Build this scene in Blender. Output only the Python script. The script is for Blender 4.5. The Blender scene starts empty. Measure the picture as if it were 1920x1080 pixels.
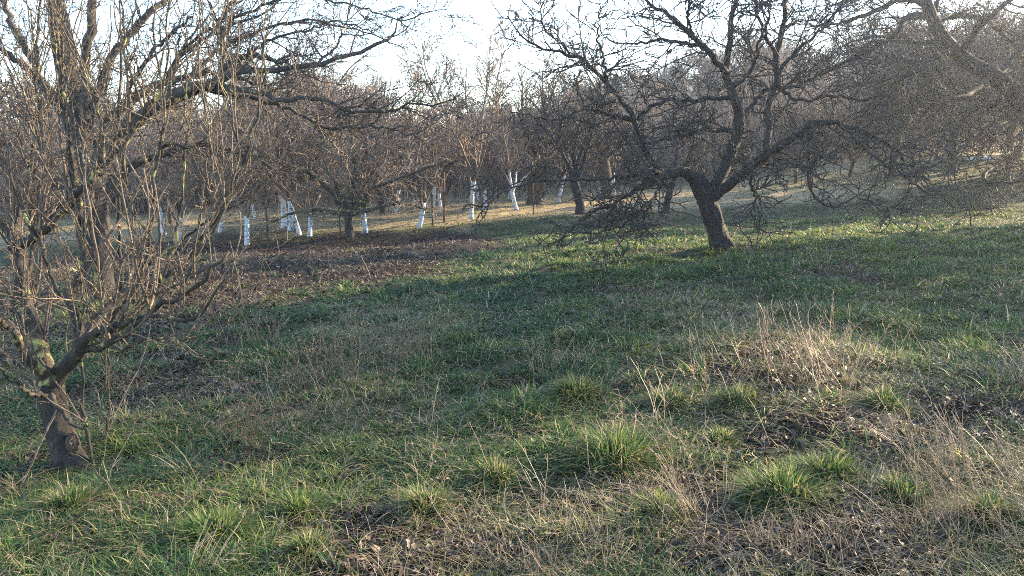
import bpy, math, random
import numpy as np
from mathutils import Vector

# ------------------------------------------------------------------ camera, sky, sun, exposure
scene = bpy.context.scene
FPX, PITCH, EYE = 1507.0, math.atan((540 - 280) / 1507.0), 1.6
cam_d = bpy.data.cameras.new('camera')
cam_d.lens = 36 * FPX / 1920.0
cam_d.sensor_width = 36
cam_d.clip_start = 0.05
cam_d.clip_end = 3000
cam = bpy.data.objects.new('camera', cam_d)
scene.collection.objects.link(cam)
cam.location = (0, 0, EYE)
cam.rotation_euler = (math.pi / 2 - PITCH, 0, 0)
scene.camera = cam

SUN_AZ, SUN_EL = math.radians(60), math.radians(19)      # azimuth from +Y towards +X
world = bpy.data.worlds.new('World')
scene.world = world
world.use_nodes = True
wn = world.node_tree.nodes
sky = wn.new('ShaderNodeTexSky')
sky.sky_type = 'NISHITA'
sky.sun_disc = False
sky.sun_elevation = SUN_EL
sky.sun_rotation = SUN_AZ
sky.air_density = 1.0
sky.dust_density = 0.35
sky.ozone_density = 2.0
world.node_tree.links.new(sky.outputs[0], wn['Background'].inputs[0])
wn['Background'].inputs[1].default_value = 0.14

sun_d = bpy.data.lights.new('sun', 'SUN')
sun_d.energy = 5.0
sun_d.angle = math.radians(0.5)
sun_d.color = (1.0, 0.80, 0.52)
sun = bpy.data.objects.new('sun', sun_d)
scene.collection.objects.link(sun)
sdir = Vector((math.sin(SUN_AZ) * math.cos(SUN_EL), math.cos(SUN_AZ) * math.cos(SUN_EL), math.sin(SUN_EL)))
sun.rotation_euler = sdir.to_track_quat('Z', 'Y').to_euler()
sun.location = (20, 12, 20)

scene.view_settings.view_transform = 'Standard'
scene.view_settings.look = 'None'
scene.view_settings.gamma = 1
scene.view_settings.exposure = 2.6
scene.cycles.use_denoising = False
scene.cycles.filter_width = 1.0
scene.cycles.volume_bounces = 0
scene.cycles.max_bounces = 6

# ------------------------------------------------------------------ numbers
rng = np.random.default_rng(7)


def S(v, a, b):
    t = np.clip((v - a) / (b - a), 0, 1)
    return t * t * (3 - 2 * t)


_grid = np.random.default_rng(99).random((256, 256))


def vnoise(x, y):
    xi = np.floor(x).astype(int); yi = np.floor(y).astype(int)
    fx = x - xi; fy = y - yi
    fx = fx * fx * (3 - 2 * fx); fy = fy * fy * (3 - 2 * fy)
    a = _grid[xi & 255, yi & 255]; b = _grid[(xi + 1) & 255, yi & 255]
    c = _grid[xi & 255, (yi + 1) & 255]; d = _grid[(xi + 1) & 255, (yi + 1) & 255]
    return (a * (1 - fx) + b * fx) * (1 - fy) + (c * (1 - fx) + d * fx) * fy


def fbm(x, y, f=1.0, o=4):
    s = 0; a = 0.5
    for k in range(o):
        s = s + a * vnoise(x * f + 17.3 * k + 100, y * f + 9.1 * k + 100)
        f *= 2.03; a *= 0.5
    return s                                             # about 0..0.94, mean 0.47


def ground_z(x, y):
    x = np.asarray(x, float); y = np.asarray(y, float)
    z = 0.057 * 45 * np.tanh(x / 45) + 0.004 * y
    z = z - 0.45 * S(y, 11, 20)
    z = z + 0.035 * np.clip(y - 48, 0, 150)
    z = z + 9.0 * S(x + 0.30 * y, 34, 100) * S(y, 28, 85)
    z = z + 0.7 * S(x, 6, 18) * S(y, 20, 31)
    near = 1 - 0.6 * S(y, 25, 60)
    z = z + near * (0.22 * (fbm(x, y, 0.45, 2) - 0.36) + 0.15 * (fbm(x, y, 1.7, 3) - 0.43)) * S(np.hypot(x, y), 0.5, 3)
    # low grass bank along the orchard fence
    z = z + 0.16 * np.exp(-((y - (20.5 + 0.18 * x)) / 0.9) ** 2) * S(x, -6, -2) * (1 - S(x, 3, 6))
    return z


cp, sp_ = math.cos(PITCH), math.sin(PITCH)
FWD = np.array((0, cp, -sp_)); UPV = np.array((0, sp_, cp)); RGT = np.array((1.0, 0, 0))
CAM = np.array((0, 0, EYE))


def at(px, py, d):
    """the point seen at (px, py) of the 1920 frame, d metres deep"""
    return CAM + RGT * ((px - 960) / FPX * d) + UPV * (-(py - 540) / FPX * d) + FWD * d


def ground_at(px, py, dmax=150):
    t = np.concatenate([np.arange(1.0, 30, 0.02), np.arange(30, dmax, 0.1)])
    ray = RGT * ((px - 960) / FPX) + UPV * (-(py - 540) / FPX) + FWD
    p = CAM + ray * t[:, None]
    below = p[:, 2] < ground_z(p[:, 0], p[:, 1])
    k = int(np.argmax(below)) if below.any() else len(t) - 1
    q = p[k]
    return np.array((q[0], q[1], float(ground_z(q[0], q[1])))), t[k]


# ------------------------------------------------------------------ objects and tags
def link(o, parent=None):
    scene.collection.objects.link(o)
    if parent is not None:
        o.parent = parent
    return o


def tag(o, label=None, cat=None, group=None, kind=None):
    for k, v in (('label', label), ('category', cat), ('group', group), ('kind', kind)):
        if v:
            o[k] = v
    return o


def empty(name, loc=(0, 0, 0), rz=0.0, s=1.0):
    o = bpy.data.objects.new(name, None)
    o.empty_display_size = 0.2
    o.location = loc
    o.rotation_euler = (0, 0, rz)
    o.scale = (s, s, s)
    return link(o)


def mesh_np(name, verts, loops, sizes, attrs=None, smooth=True):
    me = bpy.data.meshes.new(name)
    me.vertices.add(len(verts))
    me.vertices.foreach_set('co', np.ascontiguousarray(verts, dtype=np.float32).ravel())
    me.loops.add(len(loops))
    me.loops.foreach_set('vertex_index', np.ascontiguousarray(loops, dtype=np.int32))
    me.polygons.add(len(sizes))
    st = np.zeros(len(sizes), np.int32)
    st[1:] = np.cumsum(sizes)[:-1]
    me.polygons.foreach_set('loop_start', st)
    me.polygons.foreach_set('loop_total', np.ascontiguousarray(sizes, dtype=np.int32))
    if smooth:
        me.polygons.foreach_set('use_smooth', np.ones(len(sizes), bool))
    for k, v in (attrs or {}).items():
        a = me.attributes.new(k, 'FLOAT', 'POINT')
        a.data.foreach_set('value', np.ascontiguousarray(v, dtype=np.float32))
    me.update(calc_edges=True)
    return me


def make(name, me, mat, parent=None, loc=None):
    o = bpy.data.objects.new(name, me)
    if mat is not None and not me.materials:
        me.materials.append(mat)
    if loc is not None:
        o.location = loc
    return link(o, parent)


# ------------------------------------------------------------------ materials
def newmat(name):
    m = bpy.data.materials.new(name)
    m.use_nodes = True
    nt = m.node_tree
    return m, nt, nt.nodes['Principled BSDF']


def ramp(nt, stops):
    r = nt.nodes.new('ShaderNodeValToRGB')
    e = r.color_ramp.elements
    while len(e) < len(stops):
        e.new(0.5)
    for k, (p, c) in enumerate(stops):
        e[k].position = p
        e[k].color = (*c, 1)
    return r


def noise(nt, scale, detail=4, rough=0.6, coord=None):
    n = nt.nodes.new('ShaderNodeTexNoise')
    n.inputs['Scale'].default_value = scale
    n.inputs['Detail'].default_value = detail
    n.inputs['Roughness'].default_value = rough
    if coord is not None:
        nt.links.new(coord, n.inputs['Vector'])
    return n


def bark_mat(name, dark, light, lichen=None, lichen_amt=0.5, scale=18, bump=0.6, vary=False):
    m, nt, b = newmat(name)
    tc = nt.nodes.new('ShaderNodeTexCoord')
    mp = nt.nodes.new('ShaderNodeMapping')
    mp.inputs['Scale'].default_value = (1, 1, 0.35)
    nt.links.new(tc.outputs['Object'], mp.inputs[0])
    n1 = noise(nt, scale, 8, 0.7, mp.outputs[0])
    r1 = ramp(nt, [(0.32, dark), (0.68, light)])
    nt.links.new(n1.outputs[0], r1.inputs[0])
    oi = nt.nodes.new('ShaderNodeObjectInfo')
    mr = nt.nodes.new('ShaderNodeMapRange')
    mr.inputs['To Min'].default_value = 0.62; mr.inputs['To Max'].default_value = 1.3
    nt.links.new(oi.outputs['Random'], mr.inputs['Value'])
    vm = nt.nodes.new('ShaderNodeVectorMath'); vm.operation = 'SCALE'
    nt.links.new(r1.outputs[0], vm.inputs[0]); nt.links.new(mr.outputs[0], vm.inputs['Scale'])
    col = vm.outputs[0] if vary else r1.outputs[0]
    if lichen:
        n2 = noise(nt, 9, 6, 0.65, tc.outputs['Object'])
        r2 = ramp(nt, [(lichen_amt, (0, 0, 0)), (lichen_amt + 0.08, (1, 1, 1))])
        nt.links.new(n2.outputs[0], r2.inputs[0])
        mx = nt.nodes.new('ShaderNodeMix'); mx.data_type = 'RGBA'
        nt.links.new(r2.outputs[0], mx.inputs[0])
        nt.links.new(col, mx.inputs[6])
        mx.inputs[7].default_value = (*lichen, 1)
        col = mx.outputs[2]
    nt.links.new(col, b.inputs['Base Color'])
    b.inputs['Roughness'].default_value = 0.85
    b.inputs['Specular IOR Level'].default_value = 0.25
    bp = nt.nodes.new('ShaderNodeBump')
    bp.inputs['Strength'].default_value = bump
    bp.inputs['Distance'].default_value = 0.02
    nt.links.new(n1.outputs[0], bp.inputs['Height'])
    nt.links.new(bp.outputs[0], b.inputs['Normal'])
    return m


M = {}
M['near_bark'] = bark_mat('near_bark', (0.006, 0.005, 0.005), (0.050, 0.040, 0.034), (0.16, 0.15, 0.07), 0.62)
M['near_limb'] = bark_mat('near_limb', (0.009, 0.008, 0.007), (0.065, 0.052, 0.042), (0.26, 0.24, 0.08), 0.55)
M['near_twig'] = bark_mat('near_twig', (0.016, 0.013, 0.012), (0.19, 0.145, 0.11), (0.34, 0.28, 0.19), 0.60)
M['old_bark'] = bark_mat('old_bark', (0.010, 0.008, 0.008), (0.045, 0.038, 0.034), (0.16, 0.17, 0.08), 0.66, 14)
M['old_limb'] = bark_mat('old_limb', (0.014, 0.012, 0.011), (0.07, 0.058, 0.048), (0.20, 0.19, 0.08), 0.58, 14)
M['old_twig'] = bark_mat('old_twig', (0.02, 0.016, 0.014), (0.09, 0.07, 0.058), (0.17, 0.17, 0.09), 0.66)
M['dark_bark'] = bark_mat('dark_bark', (0.007, 0.007, 0.008), (0.030, 0.027, 0.027), (0.08, 0.085, 0.06), 0.68, 14)
M['dark_twig'] = bark_mat('dark_twig', (0.018, 0.016, 0.015), (0.075, 0.062, 0.055), (0.15, 0.15, 0.10), 0.66)
M['brown_bark'] = bark_mat('brown_bark', (0.025, 0.017, 0.013), (0.09, 0.06, 0.046), None, 0.6, 10)
M['orchard_twig'] = bark_mat('orchard_twig', (0.055, 0.042, 0.032), (0.25, 0.185, 0.14), None, 0.6, 10, vary=True)
M['thicket_twig'] = bark_mat('thicket_twig', (0.06, 0.047, 0.040), (0.24, 0.185, 0.155), None, 0.6, 6, vary=True)
M['whitewash'] = bark_mat('whitewash', (0.24, 0.26, 0.30), (0.58, 0.62, 0.68), (0.09, 0.08, 0.07), 0.53, 26, 0.4)
M['post_wood'] = bark_mat('post_wood', (0.03, 0.025, 0.022), (0.09, 0.075, 0.065), None, 0.6, 20)
M['rust_post'] = bark_mat('rust_post', (0.07, 0.03, 0.02), (0.16, 0.07, 0.045), None, 0.6, 20)
M['wire'] = bark_mat('wire', (0.06, 0.055, 0.05), (0.12, 0.11, 0.10), None, 0.6, 20, 0)
M['pale_stone'] = bark_mat('pale_stone', (0.55, 0.54, 0.5), (0.8, 0.79, 0.76), None, 0.6, 6)
M['stump'] = bark_mat('stump', (0.006, 0.005, 0.004), (0.03, 0.022, 0.016), None, 0.6, 14)

GREEN_STOPS = [(0.0, (0.018, 0.042, 0.022)), (0.25, (0.038, 0.092, 0.034)), (0.42, (0.090, 0.150, 0.036)), (0.55, (0.190, 0.205, 0.045)),
               (0.68, (0.200, 0.165, 0.085)), (0.84, (0.300, 0.235, 0.150)), (1.0, (0.48, 0.39, 0.27))]


def leafy_mat(name, stops, trans=0.35, rough=0.55):
    m, nt, b = newmat(name)
    a = nt.nodes.new('ShaderNodeAttribute'); a.attribute_name = 'tint'
    r = ramp(nt, stops)
    nt.links.new(a.outputs['Fac'], r.inputs[0])
    nt.links.new(r.outputs[0], b.inputs['Base Color'])
    b.inputs['Roughness'].default_value = rough
    b.inputs['Specular IOR Level'].default_value = 0.3
    tr = nt.nodes.new('ShaderNodeBsdfTranslucent')
    nt.links.new(r.outputs[0], tr.inputs[0])
    mx = nt.nodes.new('ShaderNodeMixShader')
    mx.inputs[0].default_value = trans
    nt.links.new(b.outputs[0], mx.inputs[1]); nt.links.new(tr.outputs[0], mx.inputs[2])
    nt.links.new(mx.outputs[0], nt.nodes['Material Output'].inputs[0])
    return m


M['grass'] = leafy_mat('grass', GREEN_STOPS, 0.5)
M['dry_stem'] = leafy_mat('dry_stem', [(0, (0.10, 0.05, 0.035)), (0.5, (0.24, 0.175, 0.125)), (1, (0.44, 0.36, 0.27))], 0.2)
M['leaf'] = leafy_mat('leaf', [(0, (0.014, 0.010, 0.009)), (0.5, (0.045, 0.030, 0.023)), (0.82, (0.11, 0.068, 0.048)),
                               (0.95, (0.22, 0.15, 0.10)), (1, (0.36, 0.30, 0.25))], 0.2)
M['shrub_leaf'] = leafy_mat('shrub_leaf', [(0, (0.02, 0.03, 0.018)), (0.5, (0.045, 0.06, 0.03)), (1, (0.09, 0.09, 0.05))], 0.25)
M['amber_leaf'] = leafy_mat('amber_leaf', [(0, (0.09, 0.05, 0.02)), (0.5, (0.22, 0.14, 0.05)), (1, (0.38, 0.27, 0.10))], 0.3)


def ground_mat():
    m, nt, b = newmat('ground')
    tc = nt.nodes.new('ShaderNodeTexCoord')
    n1 = noise(nt, 1.3, 8, 0.7, tc.outputs['Object'])
    n2 = noise(nt, 22, 6, 0.75, tc.outputs['Object'])
    soil = ramp(nt, [(0.35, (0.014, 0.010, 0.008)), (0.5, (0.026, 0.020, 0.016)), (0.68, (0.065, 0.048, 0.038))])
    nt.links.new(n2.outputs[0], soil.inputs[0])
    turf = ramp(nt, [(0.33, (0.014, 0.020, 0.012)), (0.48, (0.035, 0.045, 0.022)), (0.58, (0.07, 0.062, 0.036)), (0.72, (0.16, 0.125, 0.08))])
    mixn = nt.nodes.new('ShaderNodeMix'); mixn.data_type = 'FLOAT'
    mixn.inputs[0].default_value = 0.5
    nt.links.new(n1.outputs[0], mixn.inputs[2]); nt.links.new(n2.outputs[0], mixn.inputs[3])
    nt.links.new(mixn.outputs[0], turf.inputs[0])
    straw = ramp(nt, [(0.35, (0.10, 0.075, 0.045)), (0.5, (0.26, 0.20, 0.115)), (0.65, (0.40, 0.31, 0.18))])
    nt.links.new(mixn.outputs[0], straw.inputs[0])
    al = nt.nodes.new('ShaderNodeAttribute'); al.attribute_name = 'litter'
    asd = nt.nodes.new('ShaderNodeAttribute'); asd.attribute_name = 'straw'
    m1 = nt.nodes.new('ShaderNodeMix'); m1.data_type = 'RGBA'
    nt.links.new(asd.outputs['Fac'], m1.inputs[0]); nt.links.new(turf.outputs[0], m1.inputs[6]); nt.links.new(straw.outputs[0], m1.inputs[7])
    m2 = nt.nodes.new('ShaderNodeMix'); m2.data_type = 'RGBA'
    nt.links.new(al.outputs['Fac'], m2.inputs[0]); nt.links.new(m1.outputs[2], m2.inputs[6]); nt.links.new(soil.outputs[0], m2.inputs[7])
    nt.links.new(m2.outputs[2], b.inputs['Base Color'])
    b.inputs['Roughness'].default_value = 0.95
    b.inputs['Specular IOR Level'].default_value = 0.1
    bp = nt.nodes.new('ShaderNodeBump'); bp.inputs['Strength'].default_value = 0.8; bp.inputs['Distance'].default_value = 0.05
    nt.links.new(n2.outputs[0], bp.inputs['Height']); nt.links.new(bp.outputs[0], b.inputs['Normal'])
    return m


M['ground'] = ground_mat()


# ------------------------------------------------------------------ ground zones (ellipses on the ground)
def zone(px, py, rx, ry, w=1.0, edge=0.35):
    c, d = ground_at(px, py)
    a, _ = ground_at(px, py + ry)
    b2, _ = ground_at(px, py - ry)
    return (c[0], 0.5 * (a[1] + b2[1]), rx * d / FPX, max(0.15, 0.5 * abs(b2[1] - a[1])), w, edge)


def zsum(zs, x, y):
    s = np.zeros(np.shape(x))
    wob = 0.55 * (fbm(x, y, 1.1, 3) - 0.43)
    for cx, cy, rx, ry, w, e in zs:
        r = np.sqrt(((x - cx) / rx) ** 2 + ((y - cy) / ry) ** 2) + wob
        s = np.maximum(s, w * (1 - S(r, 1 - e, 1 + e)))
    return s


Z_LITTER = [zone(660, 492, 260, 48, 1.1, .2), zone(470, 518, 260, 60, 1.1, .2), zone(800, 462, 120, 24, 1.1, .2), zone(280, 530, 260, 70), zone(100, 510, 260, 60, .9), zone(430, 560, 130, 40, .8),
            zone(740, 1030, 210, 75, .85), zone(1110, 935, 130, 45, .8), zone(1560, 815, 230, 52, .95), zone(1330, 960, 110, 80, .7),
            zone(1620, 960, 90, 70, .8), zone(960, 730, 60, 22, .5), zone(1860, 790, 110, 50, .8), zone(1450, 1040, 200, 60, .5),
            zone(520, 760, 60, 25, .35), zone(250, 900, 120, 35, .35)]
Z_DRY = [zone(720, 640, 170, 70, .75), zone(1450, 650, 190, 110, .85), zone(1230, 560, 90, 40, .5), zone(1800, 950, 260, 160, .75),
         zone(1000, 1010, 260, 90, .75), zone(560, 760, 190, 70, .6), zone(300, 740, 180, 60, .5), zone(1250, 900, 90, 130, .6),
         zone(1440, 990, 180, 90, .8), zone(1500, 740, 230, 55, .7), zone(820, 780, 130, 60, .35), zone(1880, 700, 110, 60, .5), zone(1480, 330, 300, 26, .5), zone(1590, 300, 110, 16, 1.2), zone(1850, 290, 80, 12, 1.2)]
Z_LUSH = [zone(1100, 470, 300, 60, 1), zone(1600, 470, 420, 80, .9), zone(330, 860, 220, 60, .8), zone(1000, 830, 230, 110, .7),
          zone(330, 620, 120, 40, .8), zone(700, 900, 280, 70, .7), zone(1720, 640, 220, 60, .7)]


def f_litter(x, y):
    return np.clip(zsum(Z_LITTER, x, y) + 0.85 * S(fbm(x, y, 0.8, 4), 0.50, 0.66) * (1 - S(y, 7, 12)), 0, 1)


def f_dry(x, y):
    far = S(y, 21, 24) * 0.95 * (1 - S(x - 0.28 * y, 2, 7) * (1 - S(y, 30, 34)))
    return np.clip(np.maximum(zsum(Z_DRY, x, y), far) + 0.8 * (fbm(x, y, 0.9, 4) - 0.45), 0, 1)


def f_lush(x, y):
    return zsum(Z_LUSH, x, y)


def axis(lo, c0, c1, hi, step, grow=1.12):
    core = list(np.arange(c0, c1 + 1e-6, step))
    s = step; v = c1
    up = []
    while v < hi:
        s = min(s * grow, 12); v += s; up.append(v)
    s = step; v = c0
    dn = []
    while v > lo:
        s = min(s * grow, 12); v -= s; dn.append(v)
    return np.array(dn[::-1] + core + up)


xs = axis(-240, -7, 9, 240, 0.09); ys = axis(-40, 1, 18, 300, 0.09)
gx, gy = np.meshgrid(xs, ys, indexing='ij')
gz = ground_z(gx, gy)
V = np.stack([gx, gy, gz], -1).reshape(-1, 3)
nx, ny = len(xs), len(ys)
idx = np.arange(nx * ny).reshape(nx, ny)
q = np.stack([idx[:-1, :-1], idx[1:, :-1], idx[1:, 1:], idx[:-1, 1:]], -1).reshape(-1, 4)
me = mesh_np('ground', V, q.ravel(), np.full(len(q), 4), {'litter': f_litter(gx, gy).ravel(), 'straw': f_dry(gx, gy).ravel()})
tag(make('ground', me, M['ground']), kind='structure')


# ------------------------------------------------------------------ tubes
def norm(v):
    return v / np.maximum(np.linalg.norm(v, axis=-1, keepdims=True), 1e-9)


class Tubes:
    """collects batches of polylines (M,N,3) with radii (M,N); builds one mesh"""

    def __init__(self):
        self.b = []

    def add(self, P, R, sides=3, rough=0.0):
        P = np.asarray(P, float); R = np.asarray(R, float)
        if P.ndim == 2:
            P = P[None]; R = R[None]
        if len(P):
            self.b.append((P, R, sides, rough))
        return self

    def mesh(self, name, origin=(0, 0, 0)):
        vs, ls, ss = [], [], []
        off = 0
        for P, R, k, rough in self.b:
            m, n, _ = P.shape
            T = np.empty_like(P)
            T[:, 1:-1] = P[:, 2:] - P[:, :-2]; T[:, 0] = P[:, 1] - P[:, 0]; T[:, -1] = P[:, -1] - P[:, -2]
            T = norm(T)
            ref = np.where(np.abs(T[:, :1, 2:3]) > 0.8, np.array([[[1.0, 0.3, 0]]]), np.array([[[0, 0, 1.0]]]))
            ref = np.broadcast_to(ref, T.shape)
            # a fixed reference keeps the rings of one tube aligned
            U = norm(np.cross(T, ref)); W = np.cross(T, U)
            a = np.arange(k) * 2 * np.pi / k
            rr = R[:, :, None]
            if rough:
                ph = np.cumsum(rng.normal(0, 0.25, (m, n, 1)), 1)
                if k >= 24:      # bark ridges that run along the trunk, lumps that come and go
                    A_ = a[None, None, :]; s_ = np.linspace(0, 1, n)[None, :, None] * n * 0.16
                    tw_ = A_ + 0.25 * np.sin(s_ * 1.7)
                    ridge = np.abs(vnoise(40 + 3.5 * np.cos(tw_) * 2.2 + 0 * s_, 60 + 3.5 * np.sin(tw_) * 2.2 + s_ * 1.1) - 0.5) * 2
                    lum = vnoise(90 + 1.6 * np.cos(A_) + 0 * s_, 20 + 1.6 * np.sin(A_) + s_)
                    rr = rr * (0.94 + 0.13 * ridge + 0.22 * (lum - 0.5))
                rr = rr * (1 + rough * (np.sin(3 * a + ph * 2 + 1.3) * 0.5 + rng.normal(0, 0.35, (m, n, k))))
            ring = P[:, :, None] + rr[..., None] * (np.cos(a)[None, None, :, None] * U[:, :, None] + np.sin(a)[None, None, :, None] * W[:, :, None])
            vs.append(ring.reshape(-1, 3))
            i = off + np.arange(m * n * k).reshape(m, n, k)
            j = np.roll(i, -1, axis=2)
            f = np.stack([i[:, :-1], j[:, :-1], j[:, 1:], i[:, 1:]], -1).reshape(-1, 4)
            ls.append(f.ravel()); ss.append(np.full(len(f), 4))
            if k > 3:
                cap = i[:, -1, :].reshape(-1, k)
                ls.append(cap.ravel()); ss.append(np.full(len(cap), k))
            off += m * n * k
        v = np.concatenate(vs) - np.asarray(origin)
        return mesh_np(name, v, np.concatenate(ls), np.concatenate(ss))


def resample(pts, rad, n):
    """smooth curve through the traced points"""
    pts = np.asarray(pts, float); rad = np.asarray(rad, float)
    L = np.concatenate([[0], np.cumsum(np.linalg.norm(np.diff(pts, axis=0), axis=1))])
    # Catmull-Rom tangents
    m = np.gradient(pts, L, axis=0) if len(pts) > 2 else np.tile((pts[1] - pts[0]) / L[-1], (2, 1))
    t = np.linspace(0, L[-1], n)
    k = np.clip(np.searchsorted(L, t, side='right') - 1, 0, len(L) - 2)
    h = (L[k + 1] - L[k])[:, None]; u = ((t - L[k]) / h[:, 0])[:, None]
    out = (2 * u**3 - 3 * u**2 + 1) * pts[k] + (u**3 - 2 * u**2 + u) * h * m[k] + (-2 * u**3 + 3 * u**2) * pts[k + 1] + (u**3 - u**2) * h * m[k + 1]
    return out, np.interp(t, L, rad)


def grow(P, R, density, length, angle=(35, 75), up=0.25, trop=0.05, wig=0.18, n=6, t0=0.1, r=None, tip=0.0015, rfrac=0.6,
         cap=None, shrink=0.5, vert=0.0, r_ng=None):
    """side shoots for every polyline: (M,N,3) -> (K,n,3)"""
    g = r_ng or rng
    M_, N, _ = P.shape
    seg = np.linalg.norm(np.diff(P, axis=1), axis=2).sum(1)
    cnt = g.poisson(np.maximum(seg * density, 0.01))
    if cap:
        cnt = np.minimum(cnt, cap)
    par = np.repeat(np.arange(M_), cnt)
    K = len(par)
    if K == 0:
        return np.zeros((0, n, 3)), np.zeros((0, n))
    t = t0 + (1 - t0) * g.random(K)
    f = t * (N - 1); k = np.minimum(f.astype(int), N - 2); u = (f - k)[:, None]
    pos = P[par, k] * (1 - u) + P[par, k + 1] * u
    pr = R[par, k] * (1 - u[:, 0]) + R[par, k + 1] * u[:, 0]
    T = norm(P[par, k + 1] - P[par, k])
    rnd = g.normal(size=(K, 3))
    perp = norm(rnd - (rnd * T).sum(1, keepdims=True) * T)
    a = np.radians(g.uniform(angle[0], angle[1], K))[:, None]
    d = norm(np.cos(a) * T + np.sin(a) * perp + np.array((0, 0, up)))
    if vert:
        d = norm(d * (1 - vert) + np.array((0, 0, vert)))
    Ln = length * g.uniform(0.45, 1.25, K) * (1 - shrink * t)
    if isinstance(length, tuple):
        Ln = 0
    r0 = np.minimum(pr * rfrac, r if r else 1e9)
    r0 = np.maximum(r0, tip * 1.15)
    out = np.empty((K, n, 3)); out[:, 0] = pos
    step = (Ln / (n - 1))[:, None]
    for i in range(1, n):
        out[:, i] = out[:, i - 1] + d * step
        d = norm(d + g.normal(0, wig, (K, 3)) + np.array((0, 0, trop)))
    s = np.linspace(0, 1, n)[None] ** 0.8
    rad = r0[:, None] * (1 - s) + tip * s
    return out, rad


# ------------------------------------------------------------------ traced trees
def limb(pts, d0, n=22, gn=0.008, kr=1.0):
    """pts: (px, py, diameter px[, depth offset]); -> polyline in the world"""
    P, R = [], []
    for p in pts:
        d = d0 + (p[3] if len(p) > 3 else 0)
        P.append(at(p[0], p[1], d)); R.append(max(0.5 * p[2] / FPX * d * kr, 0.002))
    P, R = resample(P, R, n)
    k = np.linspace(0, 1, n)[:, None]
    P = P + rng.normal(0, gn, P.shape) * np.minimum(1, k * 6)
    return P, R


def traced_tree(name, label, cat, base, trunk, limbs, mats, levels, spur, name_limb='limb', sides=(36, 9, 3), group=None):
    root = empty(name, base)
    tag(root, label, cat, group)
    o = np.asarray(base)
    tP, tR = trunk
    make('trunk', Tubes().add(tP, tR, sides[0], 0.012).mesh('trunk', o), mats[0], root)
    LP, LR = [], []
    for P, R in limbs:
        make(name_limb, Tubes().add(P, R, sides[1], 0.05).mesh('limb', o), mats[1], root)
        LP.append(P); LR.append(R)
    cur = (np.stack(LP), np.stack(LR))
    tw = Tubes()
    allp = []
    for lv in levels:
        sd = lv.pop('sides', 3)
        nxt = grow(*cur, **lv)
        tw.add(*nxt, sides=sd)
        allp.append(nxt)
        cur = nxt
    if spur:
        for src in allp[-2:] if len(allp) > 3 else allp:
            tw.add(*grow(*src, **spur), sides=3)
    make('twigs', tw.mesh('twigs', o), mats[2], root)
    return root, allp


# --- near left tree, many upright shoots
b1, d1 = ground_at(135, 888)

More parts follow.
